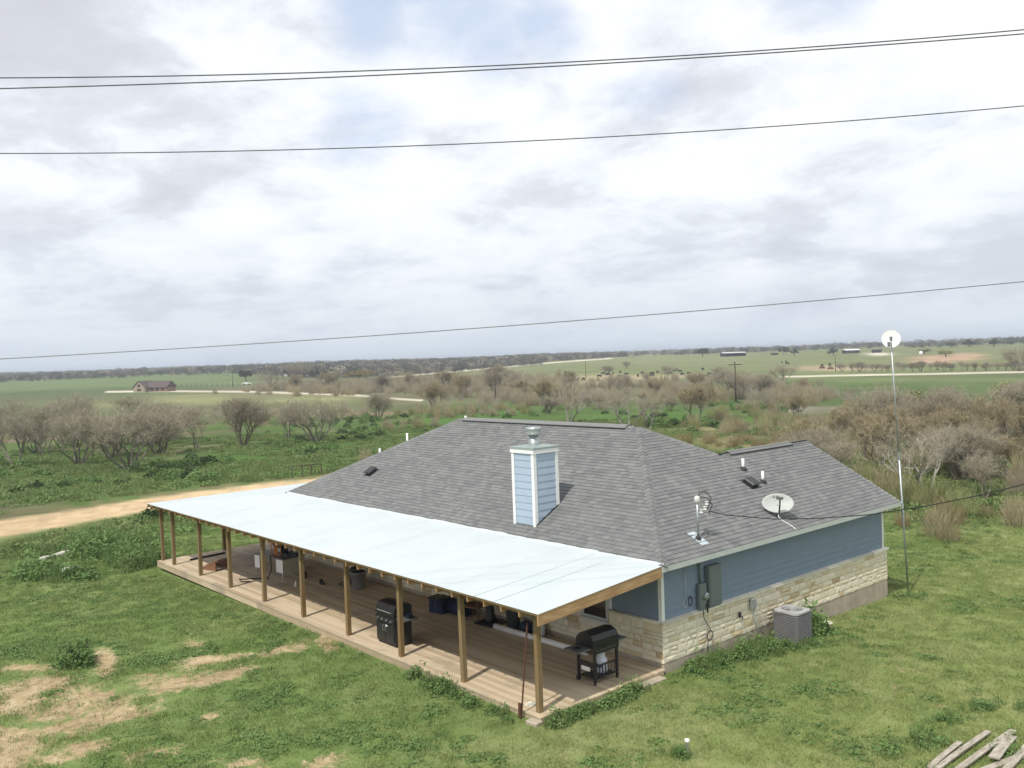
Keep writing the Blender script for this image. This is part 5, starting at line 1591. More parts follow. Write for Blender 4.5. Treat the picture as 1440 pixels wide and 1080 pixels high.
# broad-leaved weeds in patches through the lawn
weeds = [leaves(40, .18, .05, .035, .075, MT['weed_leaf']) for _ in range(5)]
WP = [(470, 1000, 200, 55, 8, .75), (250, 920, 130, 22, 0, .75), (80, 905, 120, 30, 0, .6), (640, 1040, 110, 32, 0, .6), (1070, 1018, 60, 10, -8, .85), (1160, 975, 35, 8, 0, .6), (1320, 925, 22, 8, 0, .6), (1240, 1010, 40, 6, 0, .3),
      (860, 1065, 60, 14, 0, .4), (1000, 1050, 40, 14, 0, .5), (940, 1050, 40, 12, 0, .5), (300, 1050, 90, 16, 0, .5), (1100, 1030, 60, 10, 0, .5), (1030, 960, 60, 12, 0, .4), (880, 1000, 60, 10, -8, .4), (540, 960, 90, 14, 20, .4)]


def d_weed(x, y, px, py):
    b = blobm(px, py, WP); n_ = fbm(x*.8, y*.8, 4); v = b+(n_-.5)*2.2
    base = np.clip((v-.42)*2.4, 0, 1)
    amb = np.clip((fbm(x*.45+40, y*.45, 4)-.56)*7, 0, 1)*.35
    return np.maximum(base, amb)*(soilness(x, y, px, py) < .5)*(roadness(px, py) > 1.5)


P = sampled(62000, 5, 50, d_weed, -46, 46)
scatter('lawn_weeds', P, weeds, rng.uniform(.55, 1.35, len(P)))
# taller weeds hugging deck, wall and air conditioner
tall = [leaves(90, .24, .30, .04, .10, MT['weed_leaf']) for _ in range(3)]+[leaves(50, .15, .52, .04, .09, MT['weed_leaf'], False), leaves(60, .3, .16, .04, .09, MT['weed_leaf']), blades(60, .2, .15, .42, .02, MT['meadow_grass'], .6), blades(40, .14, .2, .55, .018, MT['weed_leaf'], .5)]
tallg = [blades(70, .2, .15, .45, .018, MT['meadow_grass'], .7) for _ in range(3)]
pts = []


def line_pts(a, b, n, spread, s0=.6, s1=1.1, sink=0):
    for _ in range(n):
        f = rng.random()
        if vn(np.array([a[0]*3+f*9+a[1]]), np.array([a[1]*5+3.3]))[0] < .38 and rng.random() < .75: continue
        x = a[0]+(b[0]-a[0])*f+rng.normal()*spread; y = a[1]+(b[1]-a[1])*f+rng.normal()*spread*1.25
        if not bool(free(np.array([x]), np.array([y]), .02)[0]): continue
        pts.append((x, y, float(ground_h(x, y))-sink, rng.uniform(s0*.45, s1)))


line_pts((-4.9, -4.05), (-3.2, -4.15), 60, .10, .6, 1.15); line_pts((-3.4, -4.1), (-2.1, -4.2), 36, .12, .6, .95); line_pts((-2.1, -4.2), (-.9, -4.35), 16, .12, .4, .8)
line_pts((.02, -3.7), (.05, -.9), 100, .09, .5, 1.0); line_pts((0, -2.4), (.05, -.8), 40, .12, .6, 1.05)
line_pts((-.05, .5), (-.05, 2.6), 90, .10, .5, 1.0); line_pts((.05, 1.2), (.15, 4.6), 170, .16, .5, 1.05); line_pts((.0, 2.6), (.6, 4.9), 110, .24, .5, 1.0); line_pts((.8, 4.6), (.8, 5.4), 20, .12, .4, .7); line_pts((.1, 5.7), (.3, 6.3), 60, .1, .9, 2.0); line_pts((-.2, 6.6), (-.2, 10.2), 12, .08, .2, .4)
line_pts((.1, 11.9), (.1, 12.6), 14, .25, .5, .9); line_pts((-9, -4.05), (-5, -4.05), 12, .08, .25, .5); line_pts((-21, -4.1), (-12, -4.1), 22, .1, .25, .55)
for cx, cy, rx, ry, n in ((150, 775, 60, 16, 300), (190, 790, 30, 12, 110), (50, 808, 28, 10, 80), (110, 812, 30, 7, 30), (45, 783, 12, 8, 14), (1440, 1000, 60, 8, 14), (1300, 1050, 20, 14, 22), (1250, 1055, 20, 10, 10), (1330, 1015, 30, 8, 12), (1405, 1065, 30, 8, 8), (960, 1068, 14, 6, 8), (1380, 1000, 40, 10, 14)):
    for _ in range(n):
        p = G(cx+rng.normal()*rx*.5, cy+rng.normal()*ry*.5)
        if free(np.array([p[0]]), np.array([p[1]]), .1)[0]: pts.append((p[0], p[1], p[2], rng.uniform(.8, 1.9) if cx < 300 else rng.uniform(.4, .8)))
pts = np.array(pts)
scatter('tall_weeds', pts[:, :3], tall, pts[:, 3])
P = sampled(1500, 11, 60, lambda x, y, px, py: np.clip(blobm(px, py, [(1180, 850, 60, 12), (1280, 838, 40, 14), (1060, 900, 60, 12), (640, 960, 60, 20), (1300, 760, 100, 20), (150, 780, 90, 25), (20, 800, 60, 30)]), 0, 1))
scatter('grass_tufts', P, tallg, rng.uniform(.5, 1.0, len(P)))

# one dark round shrub on the lawn
z = put(108, 938)
n = 1500; u = rng.normal(size=(n, 3)); u /= np.linalg.norm(u, axis=1, keepdims=True); u[:, 2] = np.abs(u[:, 2]); Cc = u*(rng.random(n)**.4)[:, None]*np.array([.62, .62, .80])
lobes = 1+.25*np.sin(3*np.arctan2(u[:, 1], u[:, 0])+1)+.2*rng.random(n)
t = thing('shrub', 'dark green rounded shrub alone on the lawn beside bare soil', 'shrub', z)
obj('foliage', quads_mesh('foliage', Cc*lobes[:, None]*.82, rng.uniform(.05, .12, n), MT['weed_leaf'], rng.random(n)*.35), None, t)
m_ = MB()
for k in range(7): a = k*.9; m_.tube([(0, 0, -.05), (.15*math.cos(a), .15*math.sin(a), .3), (.4*math.cos(a), .4*math.sin(a), .62)], [.02, .014, .006], 5)
obj('stems', m_, MT['bark'], t)

# ---- rough meadow beyond the drive: knee-high growth
mead = [blades(130, .55, .08, .30, .035, MT['meadow_grass'], 1.4) for _ in range(3)]+[leaves(110, .6, .22, .07, .16, MT['meadow_grass']), leaves(110, .6, .25, .07, .16, MT['weed_leaf'])]
bushl = [leaves(260, .7, .75, .10, .22, MT['weed_leaf']) for _ in range(3)]+[leaves(240, .6, .6, .10, .2, MT['dark_leaf']) for _ in range(2)]


def d_mead(x, y, px, py):
    hor = 527-.0347*px; dy = py-hor
    b = np.clip((fbm(x/7, y/7, 4)-.36)*5, 0, 1)*(dy > 32)
    right = (px > 1180)&(py > 735)
    return b*(roadness(px, py) > 1.7)*(np.hypot(x-CXP, y-CYP) > 46)*np.where(right, .2, 1)


P = sampled(15000, 46, 130, d_mead); scatter('meadow_growth', P, mead, rng.uniform(.7, 1.6, len(P)))


def d_bush(x, y, px, py):
    b = np.clip((fbm(x/5+7, y/5, 4)-.5)*6, 0, 1)
    e = blobm(px, py, [(130, 690, 160, 18), (300, 665, 110, 14), (930, 592, 60, 8), (985, 597, 34, 8), (1050, 575, 40, 8), (470, 630, 60, 14), (1240, 650, 90, 22), (1420, 640, 60, 26), (500, 600, 60, 12), (20, 690, 60, 18)])
    return np.clip(b*e*1.6+b*.10, 0, 1)*(roadness(px, py) > 2.2)*(np.hypot(x-CXP, y-CYP) > 44)


P = sampled(4200, 44, 170, d_bush); scatter('leafy_undergrowth', P, bushl, rng.uniform(.6, 1.5, len(P)))


# ---- twiggy brush thickets
def twig_bush(n, H, Wd, mat, r=.008):
    a = rng.uniform(0, 6.28, n); t_ = rng.random(n)**.6*.75; bp = np.stack([np.cos(a)*Wd*.5*t_*.9, np.sin(a)*Wd*.5*t_*.9, H*.55*rng.random(n)**1.9], 1)
    d = np.stack([np.cos(a)*rng.uniform(.0, .6, n), np.sin(a)*rng.uniform(.0, .6, n), rng.uniform(.7, 1.5, n)], 1)+rng.normal(size=(n, 3))*.25; d /= np.linalg.norm(d, axis=1, keepdims=True)
    L = rng.uniform(.25, .75, n)*H*.6; return strip_mesh('brush', bp, bp+d*L[:, None], np.full(n, r), np.full(n, r*.4), mat, rng.random(n)*.8)


BR = [twig_bush(420, 2.6, 2.4, MT['twig_brown'], .010) for _ in range(3)]
BG = [twig_bush(420, 2.8, 2.8, MT['twig_grey'], .010) for _ in range(3)]
BGr = [twig_bush(380, 2.2, 2.2, MT['twig_green'], .011) for _ in range(2)]
BS = [twig_bush(300, 1.3, 1.4, MT['straw'], .008) for _ in range(2)]
RB_ = [(1150, 615, 140, 30), (1300, 640, 170, 60), (1430, 620, 90, 70), (1400, 680, 90, 40), (1230, 600, 120, 30), (1110, 600, 60, 14), (1280, 705, 60, 16), (1400, 715, 60, 10, 0, .6)]
RC_ = [(640, 590, 110, 20), (600, 620, 60, 22), (560, 640, 50, 14), (690, 560, 120, 12), (850, 570, 60, 12, 0, .6), (800, 600, 40, 10), (870, 612, 40, 8), (950, 560, 90, 10, 0, .6)]
RD_ = [(560, 540, 170, 8), (500, 548, 100, 6), (700, 545, 120, 7), (860, 545, 160, 5), (1010, 545, 80, 10), (1130, 560, 70, 12), (770, 560, 140, 9), (1000, 560, 90, 7)]
RF_ = [(470, 543, 90, 8), (600, 540, 110, 8), (690, 548, 60, 10), (540, 535, 90, 6)]
RE_ = [(60, 575, 120, 14, 0, .5), (200, 590, 150, 12, 0, .4), (100, 650, 150, 12, 0, .5), (330, 600, 60, 14, 0, .4)]


def dfun(L, lo, x0, sc=9):
    def f(x, y, px, py):
        b = blobm(px, py, L); return np.clip(b*1.3*np.clip((fbm(x/sc+x0, y/sc, 3)-lo)*5, 0, 1), 0, 1)*(np.hypot(x-CXP, y-CYP) > 36)*(roadness(px, py) > 2)*((y > 15) | (x < -30))*(blobm(px, py, [(1150, 584, 52, 12)]) < .4)
    return f


P = sampled(5000, 36, 150, dfun(RB_, .45, 0, 5), m=2.5); scatter('brown_brush', P, BR+[BG[0]], rng.uniform(.35, .95, len(P)))
P = sampled(4500, 36, 150, dfun(RB_, .50, 33, 5), m=2.5); scatter('greening_brush', P, BGr, rng.uniform(.5, 1.0, len(P)))
P = sampled(4200, 60, 200, dfun(RC_, .50, 3)); scatter('creek_brush', P, BR[:2]+BGr+BG[:1], rng.uniform(.35, .9, len(P)))
P = sampled(9500, 140, 420, dfun(RD_, .45, 13, 16)); scatter('far_brush', P, BR[:2]+BG, rng.uniform(.6, 1.4, len(P)))
P = sampled(3500, 60, 260, dfun(RE_, .48, 23)); scatter('left_brush', P, BG+BGr[:1], rng.uniform(.35, .9, len(P)))
P = sampled(2600, 36, 90, lambda x, y, px, py: np.clip(blobm(px, py, [(960, 618, 50, 8), (1050, 612, 70, 12), (1120, 618, 60, 12), (1330, 735, 60, 8),]), 0, 1)*((y > 14)|(x < -26))); scatter('straw_brush', P, BS, rng.uniform(.5, 1.1, len(P)))

P = sampled(12000, 200, 480, dfun(RF_, .25, 41, 16)); scatter('roadside_brush', P, BR[:3]+BG[:1], rng.uniform(.9, 1.7, len(P)))


# ------------------------------------------------------------ single trees of the middle distance
def T(px, py, hpx, key, label, name='bare_tree', group=None, wide=None, cat='tree'):
    wide = (1.2 if wide is None else wide*1.12) if key[:4] in ('bare', 'pale', 'brow') else (wide or 1.0)
    p = G(px, py); d = (np.array(p)-CAM)@Fv; return plant_tree(key, p[0], p[1], hpx*d/FPX, label, cat, group, name, wide=wide)


T(184, 663, 108, 'bare0', 'largest bare grey tree, in the left row beyond the dirt road', wide=1.25)
T(23, 658, 92, 'bare1', 'bare tree with dark twin trunk at the far left of the row')
T(112, 655, 84, 'bare2', 'bare leaning tree just left of the largest grey tree', wide=1.15)
T(62, 640, 74, 'bare3', 'smaller bare tree between the dark twin trunk and the leaning tree', wide=1.1)
T(277, 632, 66, 'bare3', 'small bare tree with two forked dark trunks')
T(342, 627, 74, 'bare2', 'bare tree fanning out many thin stems, above the porch roof', wide=.95)
T(443, 623, 76, 'bare0', 'broad bare tree behind the left end of the white porch roof', wide=1.15)
T(405, 616, 52, 'bare1', 'thin bare tree at the left foot of the broad bare tree')
T(532, 590, 40, 'bare2', 'small dark bare tree above the left roof slope')
T(228, 640, 70, 'bare1', 'pale bare tree just right of the largest grey tree')
T(610, 578, 46, 'brown0', 'brownish bare tree left of the tall utility pole')
T(650, 560, 38, 'brown1', 'low brown tree at the foot of the tall utility pole')
T(800, 598, 74, 'pale0', 'pale stemmed bare tree above the middle of the roof ridge', wide=1.05)
T(770, 575, 50, 'brown0', 'reddish bare tree behind the pale stemmed tree')
T(884, 603, 68, 'pale1', 'pale bare tree above the right end of the roof ridge')
T(912, 604, 62, 'pale0', 'slim pale bare tree next to the right end of the roof ridge')
T(981, 594, 62, 'brown1', 'reddish brown rounded bare tree above the low dip of the roof')
T(1042, 562, 44, 'bare0', 'dark bare tree beside the utility pole with crossarm')
T(1075, 560, 36, 'bare2', 'wide dark bare tree right of the utility pole with crossarm')
T(1130, 555, 26, 'brown0', 'grey brown tree left of the green field')
T(1010, 545, 32, 'bare3', 'bare tree just left of the crossarm pole')
T(1297, 700, 118, 'pale1', 'big pale branched bare tree behind the right end of the house', wide=1.2)
T(1255, 640, 76, 'brown0', 'brown bare tree behind the thin mast')
T(1345, 655, 90, 'brown1', 'tall reddish brown tree right of the mast')
T(1400, 640, 86, 'brown0', 'reddish brown tree at the right, left of the edge one')
T(1445, 650, 96, 'brown1', 'reddish brown tree cut by the right edge of the picture')
T(1385, 700, 70, 'bare1', 'grey bare tree low in the brush at the right')
T(1190, 620, 56, 'brown1', 'small brown tree above the right gable of the roof')
T(1120, 590, 40, 'brown0', 'low brown tree above the second roof ridge')
T(1275, 585, 46, 'greygreen0', 'yellow green budding tree just right of the mast', 'budding_tree')
T(1430, 575, 48, 'greygreen0', 'yellow green budding tree near the right edge', 'budding_tree')
T(720, 540, 26, 'bare0', 'dark grey tree at the left end of the grazed hillside')
T(696, 553, 34, 'bare2', 'grey tree clump behind the tall utility pole')
T(376, 549, 28, 'bare1', 'grey bare tree beside the pale caliche road')
T(346, 536, 19, 'oak0', 'round dark oak on the left field by the white car', 'oak_tree')
T(85, 533, 11, 'oak1', 'low dark oak at the far edge of the left field', 'oak_tree', wide=1.5)
T(406, 530, 15, 'oak2', 'small oak left of the pair of distant oaks', 'oak_tree')
T(441, 529, 15, 'oak0', 'small oak right beside the pale distant trailers', 'oak_tree', wide=1.3)
T(506, 533, 14, 'yellow0', 'yellowish tree clump in front of the distant woods', 'yellow_tree', wide=2.0)
T(854, 527, 14, 'bare2', 'small bare tree among the grazing cattle', wide=1.3)
T(881, 518, 12, 'bare0', 'lone bare tree higher up on the grazed hillside', wide=1.1)
T(988, 502, 15, 'oak0', 'tall round oak on the skyline above the long barn', 'oak_tree', wide=1.1)
T(1102, 499, 13, 'oak1', 'left one of two oaks on the skyline right of the long barn', 'oak_tree')
T(1117, 501, 12, 'oak2', 'right one of two oaks on the skyline right of the long barn', 'oak_tree')
T(1172, 500, 12, 'oak1', 'spreading oak immediately left of the white roofed barn', 'oak_tree', wide=1.2)
T(1150, 492, 8, 'oak0', 'small oak on the skyline behind the spreading oak', 'oak_tree')
for k, (px, py, h, wd) in enumerate(((1338, 489, 9, 1.1), (1362, 488, 12, 1.4), (1398, 488, 12, 1.3))):
    T(px, py, h, 'oak%d' % (k % 3), ['first', 'middle', 'last'][k]+' of three dark oaks on the skyline at the far right, counting from the left', 'oak_tree', 'dark oaks on the right skyline', wd)
T(1434, 522, 40, 'bare0', 'dark bare tree at the right edge above the green field')
T(1330, 502, 13, 'greygreen0', 'olive tree on the reddish bare ground at the right', 'budding_tree', wide=1.4)
T(1300, 498, 10, 'greygreen0', 'olive tree left of the reddish bare ground', 'budding_tree', wide=1.5)
ONES = 'first second third fourth fifth sixth seventh eighth ninth tenth eleventh twelfth thirteenth fourteenth fifteenth sixteenth seventeenth eighteenth nineteenth'.split()


def ordinal(i):
    if i < 19: return ONES[i]
    t_, u_ = divmod(i+1, 10); tens = {2: 'twent', 3: 'thirt', 4: 'fort', 5: 'fift'}[t_]
    return tens+'ieth' if u_ == 0 else tens+'y-'+ONES[u_-1]


def rowof(spots, txt, group, keys):
    spots = sorted(spots)
    for k, (px, py, h) in enumerate(spots): T(px, py, h, keys[k % len(keys)], ordinal(k)+' from the left of '+txt, group=group, wide=1.2)


rowof([(px+rng.uniform(-3, 3), 523-.012*(px-1185)+rng.uniform(-1, 1), rng.uniform(9, 16)) for px in range(1185, 1450, 11)], 'the small grey trees lining the pale road', 'roadside trees along the pale road', ['bare0', 'brown0', 'bare2', 'bare3'])
L_ = []
for k in range(44):
    px = rng.uniform(380, 1120); py = rng.uniform(536, 560) if k % 2 else rng.uniform(545, 585)
    if px < 640 and py > 552 or (px > 1075 and py > 570): continue
    L_.append((px, py, rng.uniform(16, 32)))
rowof(L_, 'the bare brown trees in the creek bottom beyond the roof', 'bare trees of the creek bottom', ['brown0', 'bare1', 'brown1', 'bare3', 'bare2'])
rowof([(rng.uniform(-10, 250), rng.uniform(600, 645), rng.uniform(44, 62)) for k in range(11)], 'the grey bare trees massed behind the left row', 'grey trees massed at the left', ['bare1', 'bare2', 'bare3', 'bare0'])
rowof([(rng.uniform(1130, 1460), rng.uniform(600, 690), rng.uniform(48, 92)) for k in range(18)], 'the brown thicket trees behind the right end of the house', 'brown thicket trees at the right', ['brown0', 'bare2', 'bare3', 'brown1', 'bare0'])

# ------------------------------------------------------------ far woods as one mass
def wood_proto(H, Wd, n, mat):
    u = rng.normal(size=(n, 3)); u /= np.linalg.norm(u, axis=1, keepdims=True); P = u*(rng.random(n)**.4)[:, None]*np.array([Wd/2, Wd/2, H*.45])+np.array([0, 0, H*.52])
    return quads_mesh('far_crown', P, rng.uniform(.5, 1.1, n), mat, rng.random(n))


WP_ = [wood_proto(7, 8, 190, MT['far_wood']) for _ in range(3)]+[wood_proto(7, 7, 170, MT['twig_grey'])]+[wood_proto(6, 8, 160, MT['oak_leaf'])]


def polar_pts(n, r0, r1, a0, a1, keep):
    look = math.atan2(Fv[1], Fv[0]); r_ = rng.uniform(r0, r1, n); a = look-np.radians(rng.uniform(a0, a1, n)); x, y = CXP+r_*np.cos(a), CYP+r_*np.sin(a); z = ground_h(x, y); px, py, c = proj(x, y, z)
    k = keep(x, y, px, py, r_); return np.stack([x[k], y[k], z[k]], 1)


P1_ = polar_pts(4200, 640, 1500, -33, 2, lambda x, y, px, py, r: (r > 820-np.clip((px-350)/300, 0, 1)*170) & (rng.random(len(x)) < .8) & ((py < 521-.029*(px-540)) | (px < 520)))
P2_ = polar_pts(3200, 1050, 2600, -33, 33, lambda x, y, px, py, r: fbm(x/260, y/260, 3) > .38)
P3_ = polar_pts(1500, 1500, 4500, -33, 33, lambda x, y, px, py, r: fbm(x/400, y/400, 3) > .35)
ex = lambda px: np.interp(px, [300, 400, 540, 640, 700, 780, 860], [524, 531, 532, 524, 517.5, 509.5, 502.5])
P4_ = polar_pts(13000, 400, 1300, -33, 8, lambda x, y, px, py, r: (py < ex(px)) & (px > 330) & (px < 880) & (fbm(x/60, y/60, 3) > .33))
P5_ = polar_pts(2600, 900, 1800, 4, 33, lambda x, y, px, py, r: (fbm(x/120+5, y/120, 3) > .5))
P = np.concatenate([P1_, P2_, P3_, P4_, P5_]); sc = rng.uniform(.35, 1.0, len(P))*(.55+.9*fbm(P[:, 0]/90, P[:, 1]/90, 3))*(1+np.hypot(P[:, 0], P[:, 1])/6000)
scatter('distant_woods', P, WP_, sc, zscale=.9)

# ------------------------------------------------------------ poles, buildings, cattle
def upole(px, py, toppx, arm, label):
    p = G(px, py); d = (np.array(p)-CAM)@Fv; h = (py-toppx)*d/FPX
    t = thing('utility_pole', label, 'utility pole', tuple(p)); obj('pole', MB().tube([(0, 0, -.3), (0, 0, h)], [.17, .12], 8), MT['pole_wood'], t, True)
    if arm:
        e = Vector(Rv); obj('crossarm', MB().beam(e*-1.3+Vector((0, 0, h-.5)), e*1.3+Vector((0, 0, h-.5)), .14, .16), MT['pole_wood'], t)
        for s_ in (-1.2, 0, 1.2): obj('insulator', MB().lathe([(.05, h-.42), (.07, h-.3), (.04, h-.18)], 8, tuple(e*s_)), MT['porcelain'], t)


upole(697, 566, 517, 0, 'tallest bare utility pole left of the chimney top'); upole(1035, 568, 509, 1, 'utility pole with a crossarm above the roof dip')
upole(717, 549, 524, 0, 'short pole just right of the tallest one'); upole(824, 531, 508, 0, 'thin utility pole on the grazed hillside by the cattle')
upole(1175, 522, 500, 0, 'thin pole on the pasture left of the mast'); upole(328, 545, 519, 0, 'thin pole left of the round dark oak')


def shed(name, px, py, wpx, hpx, label, wall, roof_, style='barn', yaw=0.0):
    p = G(px, py); d = (np.array(p)-CAM)@Fv; w = wpx*d/FPX; h = hpx*d/FPX; dp = w*.6
    t = thing(name, label, 'building' if style != 'tank' else 'tank', tuple(p), YAW+yaw)
    if style == 'barn':
        obj('back_wall', MB().box(-w/2, w/2, dp-.2, dp, 0, h*.8), wall, t)
        obj('end_wall', MB().box(-w/2, -w/2+.2, .01, dp-.21, 0, h*.8), MT['far_dark'], t); obj('end_wall', MB().box(w/2-.2, w/2, .01, dp-.21, 0, h*.8), wall, t)
        for k in range(5): obj('post', MB().box(-w/2+.4+(w-.8)*k/4-.1, -w/2+.4+(w-.8)*k/4+.1, .1, .3, 0, h*.75), MT['far_dark'], t)
        m_ = MB(); m_.prism([(-.4, h*.78), (dp*.5, h), (dp+.4, h*.8), (dp+.4, h*.76), (dp*.5, h*.96), (-.4, h*.74)], 'x', -w/2-.3, w/2+.3); obj('roof', m_, roof_, t)
    else:
        obj('wall', MB().box(-w/2, w/2, 0, dp, 0, h*.7), wall, t)
        m_ = MB(); m_.prism([(-.3, h*.70), (dp*.5, h), (dp+.3, h*.70)], 'x', -w/2-.2, w/2+.2); obj('roof', m_, roof_, t)
        obj('door', MB().box(-w*.1, w*.1, -.05, -.003, 0, h*.5), MT['far_dark'], t)
    return t


shed('barn', 1199, 497, 21, 6, 'open fronted barn with white roof left of the mast', MT['far_metal'], MT['white_paint'])
shed('shed', 1234, 496, 11, 4.5, 'small dark shed between the barn and the mast', MT['far_dark'], MT['far_dark'], 'closed')
shed('long_barn', 1033, 501, 32, 6, 'long low open barn on the skyline right of the tall oak', MT['pole_wood'], MT['far_metal'])
shed('trailer', 397, 529, 14, 3, 'left white trailer in front of the distant woods', MT['white_paint'], MT['far_metal'], 'closed')
shed('trailer', 427, 529, 14, 3, 'right white trailer beside the small oak', MT['white_paint'], MT['far_metal'], 'closed')
shed('white_house', 537, 529, 7, 4, 'tiny white house at the edge of the distant woods', MT['white_paint'], MT['far_metal'], 'closed')
shed('low_shed', 1090, 499, 9, 3, 'low dark shed left of the paired skyline oaks', MT['far_dark'], MT['pole_wood'], 'closed')
p = G(1295, 500); t = thing('water_tank', 'white upright water tank on the pasture right of the mast', 'tank', tuple(p)); obj('tank_body', MB().lathe([(1.1, 0), (1.1, 2.5), (.6, 2.9), (.1, 3.0)], 16), MT['white_paint'], t, True); obj('tank_lid', MB().lathe([(.3, 3.0), (.3, 3.15)], 10), MT['far_metal'], t)
# neighbour's farmhouse at the left
p = G(214, 551); d = (np.array(p)-CAM)@Fv; k = d/FPX
t = thing('distant_farmhouse', 'distant brick farmhouse with brown gabled roof on the left', 'house', tuple(p), YAW-.25)
w = 46*k; h = 15*k; dp = 22*k
obj('wall', MB().box(-w/2, w/2, 0, dp, -.3, h*.42), MT['brick_far'], t)
m_ = MB(); m_.prism([(-.6, h*.40), (dp*.5, h), (dp+.6, h*.40)], 'x', -w*.30, w/2+.5); obj('roof', m_, MT['brown_roof'], t)
m_ = MB(); gx = -w*.34; m_.add([(gx-3.2, -2.6, -.3), (gx+3.2, -2.6, -.3), (gx+3.2, -2.6, h*.5), (gx, -2.6, h*1.02), (gx-3.2, -2.6, h*.5), (gx-3.2, dp, -.3), (gx+3.2, dp, -.3), (gx+3.2, dp, h*.5), (gx, dp, h*1.02), (gx-3.2, dp, h*.5)],
                              [(0, 1, 2, 3, 4), (9, 8, 7, 6, 5), (0, 5, 6, 1), (1, 6, 7, 2), (4, 9, 5, 0)])
g_ = obj('gable_wing', m_, MT['cream_far'], t)
m_ = MB(); m_.add([(gx-3.6, -3.0, h*.46), (gx, -3.0, h*1.06), (gx, dp+.4, h*1.06), (gx-3.6, dp+.4, h*.46)], [(0, 1, 2, 3)]); m_.add([(gx+3.6, -3.0, h*.46), (gx, -3.0, h*1.06), (gx, dp+.4, h*1.06), (gx+3.6, dp+.4, h*.46)], [(3, 2, 1, 0)]); obj('wing_roof', m_, MT['brown_roof'], g_)
obj('window', MB().box(gx-.7, gx+.7, -2.66, -2.605, h*.50, h*.72), MT['far_dark'], g_); obj('window', MB().box(gx-1.0, gx+1.0, -2.66, -2.605, h*.12, h*.32), MT['far_dark'], g_)
for q in (.0, .18, .36): obj('window', MB().box(w*q-.8, w*q+.8, -.06, -.004, h*.10, h*.32), MT['far_dark'], t)
obj('lean_to_roof', MB().prism([(-.5, h*.36), (dp*.5, h*.7), (dp+.5, h*.36)], 'x', -w*.62, -w*.44), MT['brown_roof'], t)
# white car
p = G(347, 541); d = (np.array(p)-CAM)@Fv
t = thing('parked_car', 'white car parked below the round dark oak', 'car', tuple(p), YAW+.1)
m_ = MB(); m_.prism([(-2.3, .35), (2.3, .35), (2.35, .85), (1.5, 1.0), (-1.9, 1.05), (-2.35, .9)], 'y', -.9, .9); m_2 = MB(); m_2.prism([(-1.9, 1.04), (1.3, 1.0), (.7, 1.5), (-1.5, 1.52)], 'y', -.78, .78)
obj('body', m_, MT['white_paint'], t); obj('cabin', m_2, MT['far_metal'], t)
for x in (-1.45, 1.45):
    for y in (-.85, .85): obj('wheel', MB().tube([(x, y-.1, .34), (x, y+.1, .34)], .34, 12), MT['far_dark'], t)


def cow_mesh():
    """one skin: barrel body, neck, head, four legs, tail"""
    m = MB(); m.tube([(-1.05, 0, 1.05), (-.85, 0, 1.0), (-.4, 0, .92), (.2, 0, .95), (.62, 0, 1.05), (.85, 0, 1.12)], [.16, .33, .38, .37, .33, .2], 10)
    m.tube([(.75, 0, 1.12), (1.05, 0, .9), (1.2, 0, .55)], [.24, .18, .14], 8); m.tube([(1.12, 0, .62), (1.28, 0, .38), (1.36, 0, .2)], [.15, .13, .08], 8)
    for x in (-.8, .6):
        for y in (-.2, .2): m.tube([(x, y, .95), (x+(.06 if x < 0 else -.02), y, .5), (x-.02, y, 0)], [.15, .08, .06], 6)
    m.tube([(-1.1, 0, 1.15), (-1.2, 0, .8), (-1.18, 0, .45)], [.03, .02, .04], 4); m.beam((1.1, -.2, .72), (1.1, .2, .72), .06, .04)
    return m


cme = cow_mesh().mesh('cow', MT['cow'], True)
cows = [(842, 531), (849, 527), (856, 529), (862, 526), (870, 531), (872, 525), (880, 528), (898, 530), (904, 526), (915, 529), (918, 527), (924, 525), (917, 530), (942, 527), (949, 523), (952, 521), (956, 524), (960, 528), (968, 527), (988, 521), (997, 528), (1003, 530), (993, 531),
        (724, 536), (731, 540), (740, 537), (757, 539), (812, 536), (820, 535), (1099, 511), (1105, 510), (1108, 513), (1156, 516), (1167, 515), (1387, 515), (1417, 501), (1425, 499), (867, 535), (875, 533), (1240, 493)]
cows.sort()
for k, (px, py) in enumerate(cows):
    p = G(px+rng.uniform(-1, 1), py); o = bpy.data.objects.new('cow', cme); COL.objects.link(o); o.location = p; o.rotation_euler = (0, 0, rng.uniform(0, 6.28)); s = rng.uniform(.9, 1.15); o.scale = (s, s, s)
    tagp(o, ordinal(k)+' from the left of the black cattle on the far pasture', 'cow', 'black cattle on the far pasture')
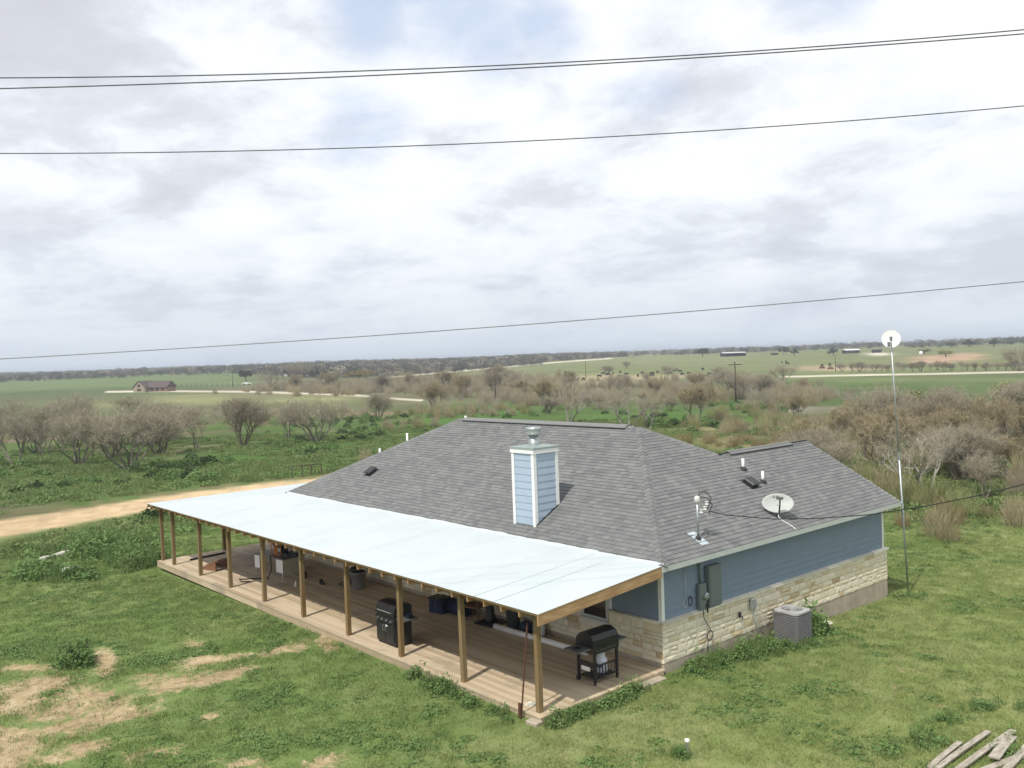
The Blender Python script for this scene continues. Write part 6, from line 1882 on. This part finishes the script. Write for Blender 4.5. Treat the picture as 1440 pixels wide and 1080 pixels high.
# reddish spoil heaps and feeders on the pasture
for px, py, lb in ((1168, 519, 'small brown dirt mound left of the mast on the pasture'), (1156, 518, 'lower of the small dirt mounds left of the mast')):
    o = obj('dirt_mound', MB().lathe([(1.8, -.2), (1.2, .7), (.5, 1.2), (.1, 1.3)], 9), MT['rust'], None, True, loc=G(px, py)); tagp(o, lb, 'dirt mound')
# pipe fence near the left end of the roof
t = thing('pipe_fence', 'low dark pipe rail beyond the left end of the grey roof', 'fence', tuple(G(411, 672)))
a = Vector(G(411, 672)); b = Vector(G(452, 667)); L = b-a
for k in range(4): q = L*k/3*1.0; obj('post', MB().tube([q, q+Vector((0, 0, .85))], .045, 8), MT['pole_wood'], t)
obj('rail', MB().tube([Vector((0, 0, .85)), L+Vector((0, 0, .85))], .04, 8), MT['pole_wood'], t)
# field fence of posts and wires behind the neighbour's house
t = thing('field_fence', 'row of dark fence posts crossing the left field', 'fence', tuple(G(248, 543)))
a = Vector(G(248, 543)); L = Vector(G(372, 541))-a
for k in range(18): q = L*k/17; q.z = float(ground_h(a.x+q.x, a.y+q.y))-a.z; obj('post', MB().box(q.x-.09, q.x+.09, q.y-.09, q.y+.09, q.z-.2, q.z+1.3), MT['pole_wood'], t)
m_ = MB()
for h in (.5, 1.0): m_.tube([Vector((0, 0, h)), L+Vector((0, 0, h+float(ground_h(a.x+L.x, a.y+L.y))-a.z-L.z))], .015, 4)
obj('fence_wire', m_, MT['galv'], t)

# ------------------------------------------------------------ haze: one closed box of thin air
m = bpy.data.materials.new('haze'); m.use_nodes = True; t_ = m.node_tree; t_.nodes.clear()
v = t_.nodes.new('ShaderNodeVolumePrincipled'); v.inputs['Color'].default_value = (.80, .88, 1, 1); v.inputs['Density'].default_value = HAZE; v.inputs['Anisotropy'].default_value = .2
ou = t_.nodes.new('ShaderNodeOutputMaterial'); t_.links.new(v.outputs[0], ou.inputs['Volume'])
o = obj('haze', MB().box(-21000, 21000, -21000, 21000, -9, 26), m, None); o['kind'] = 'stuff'
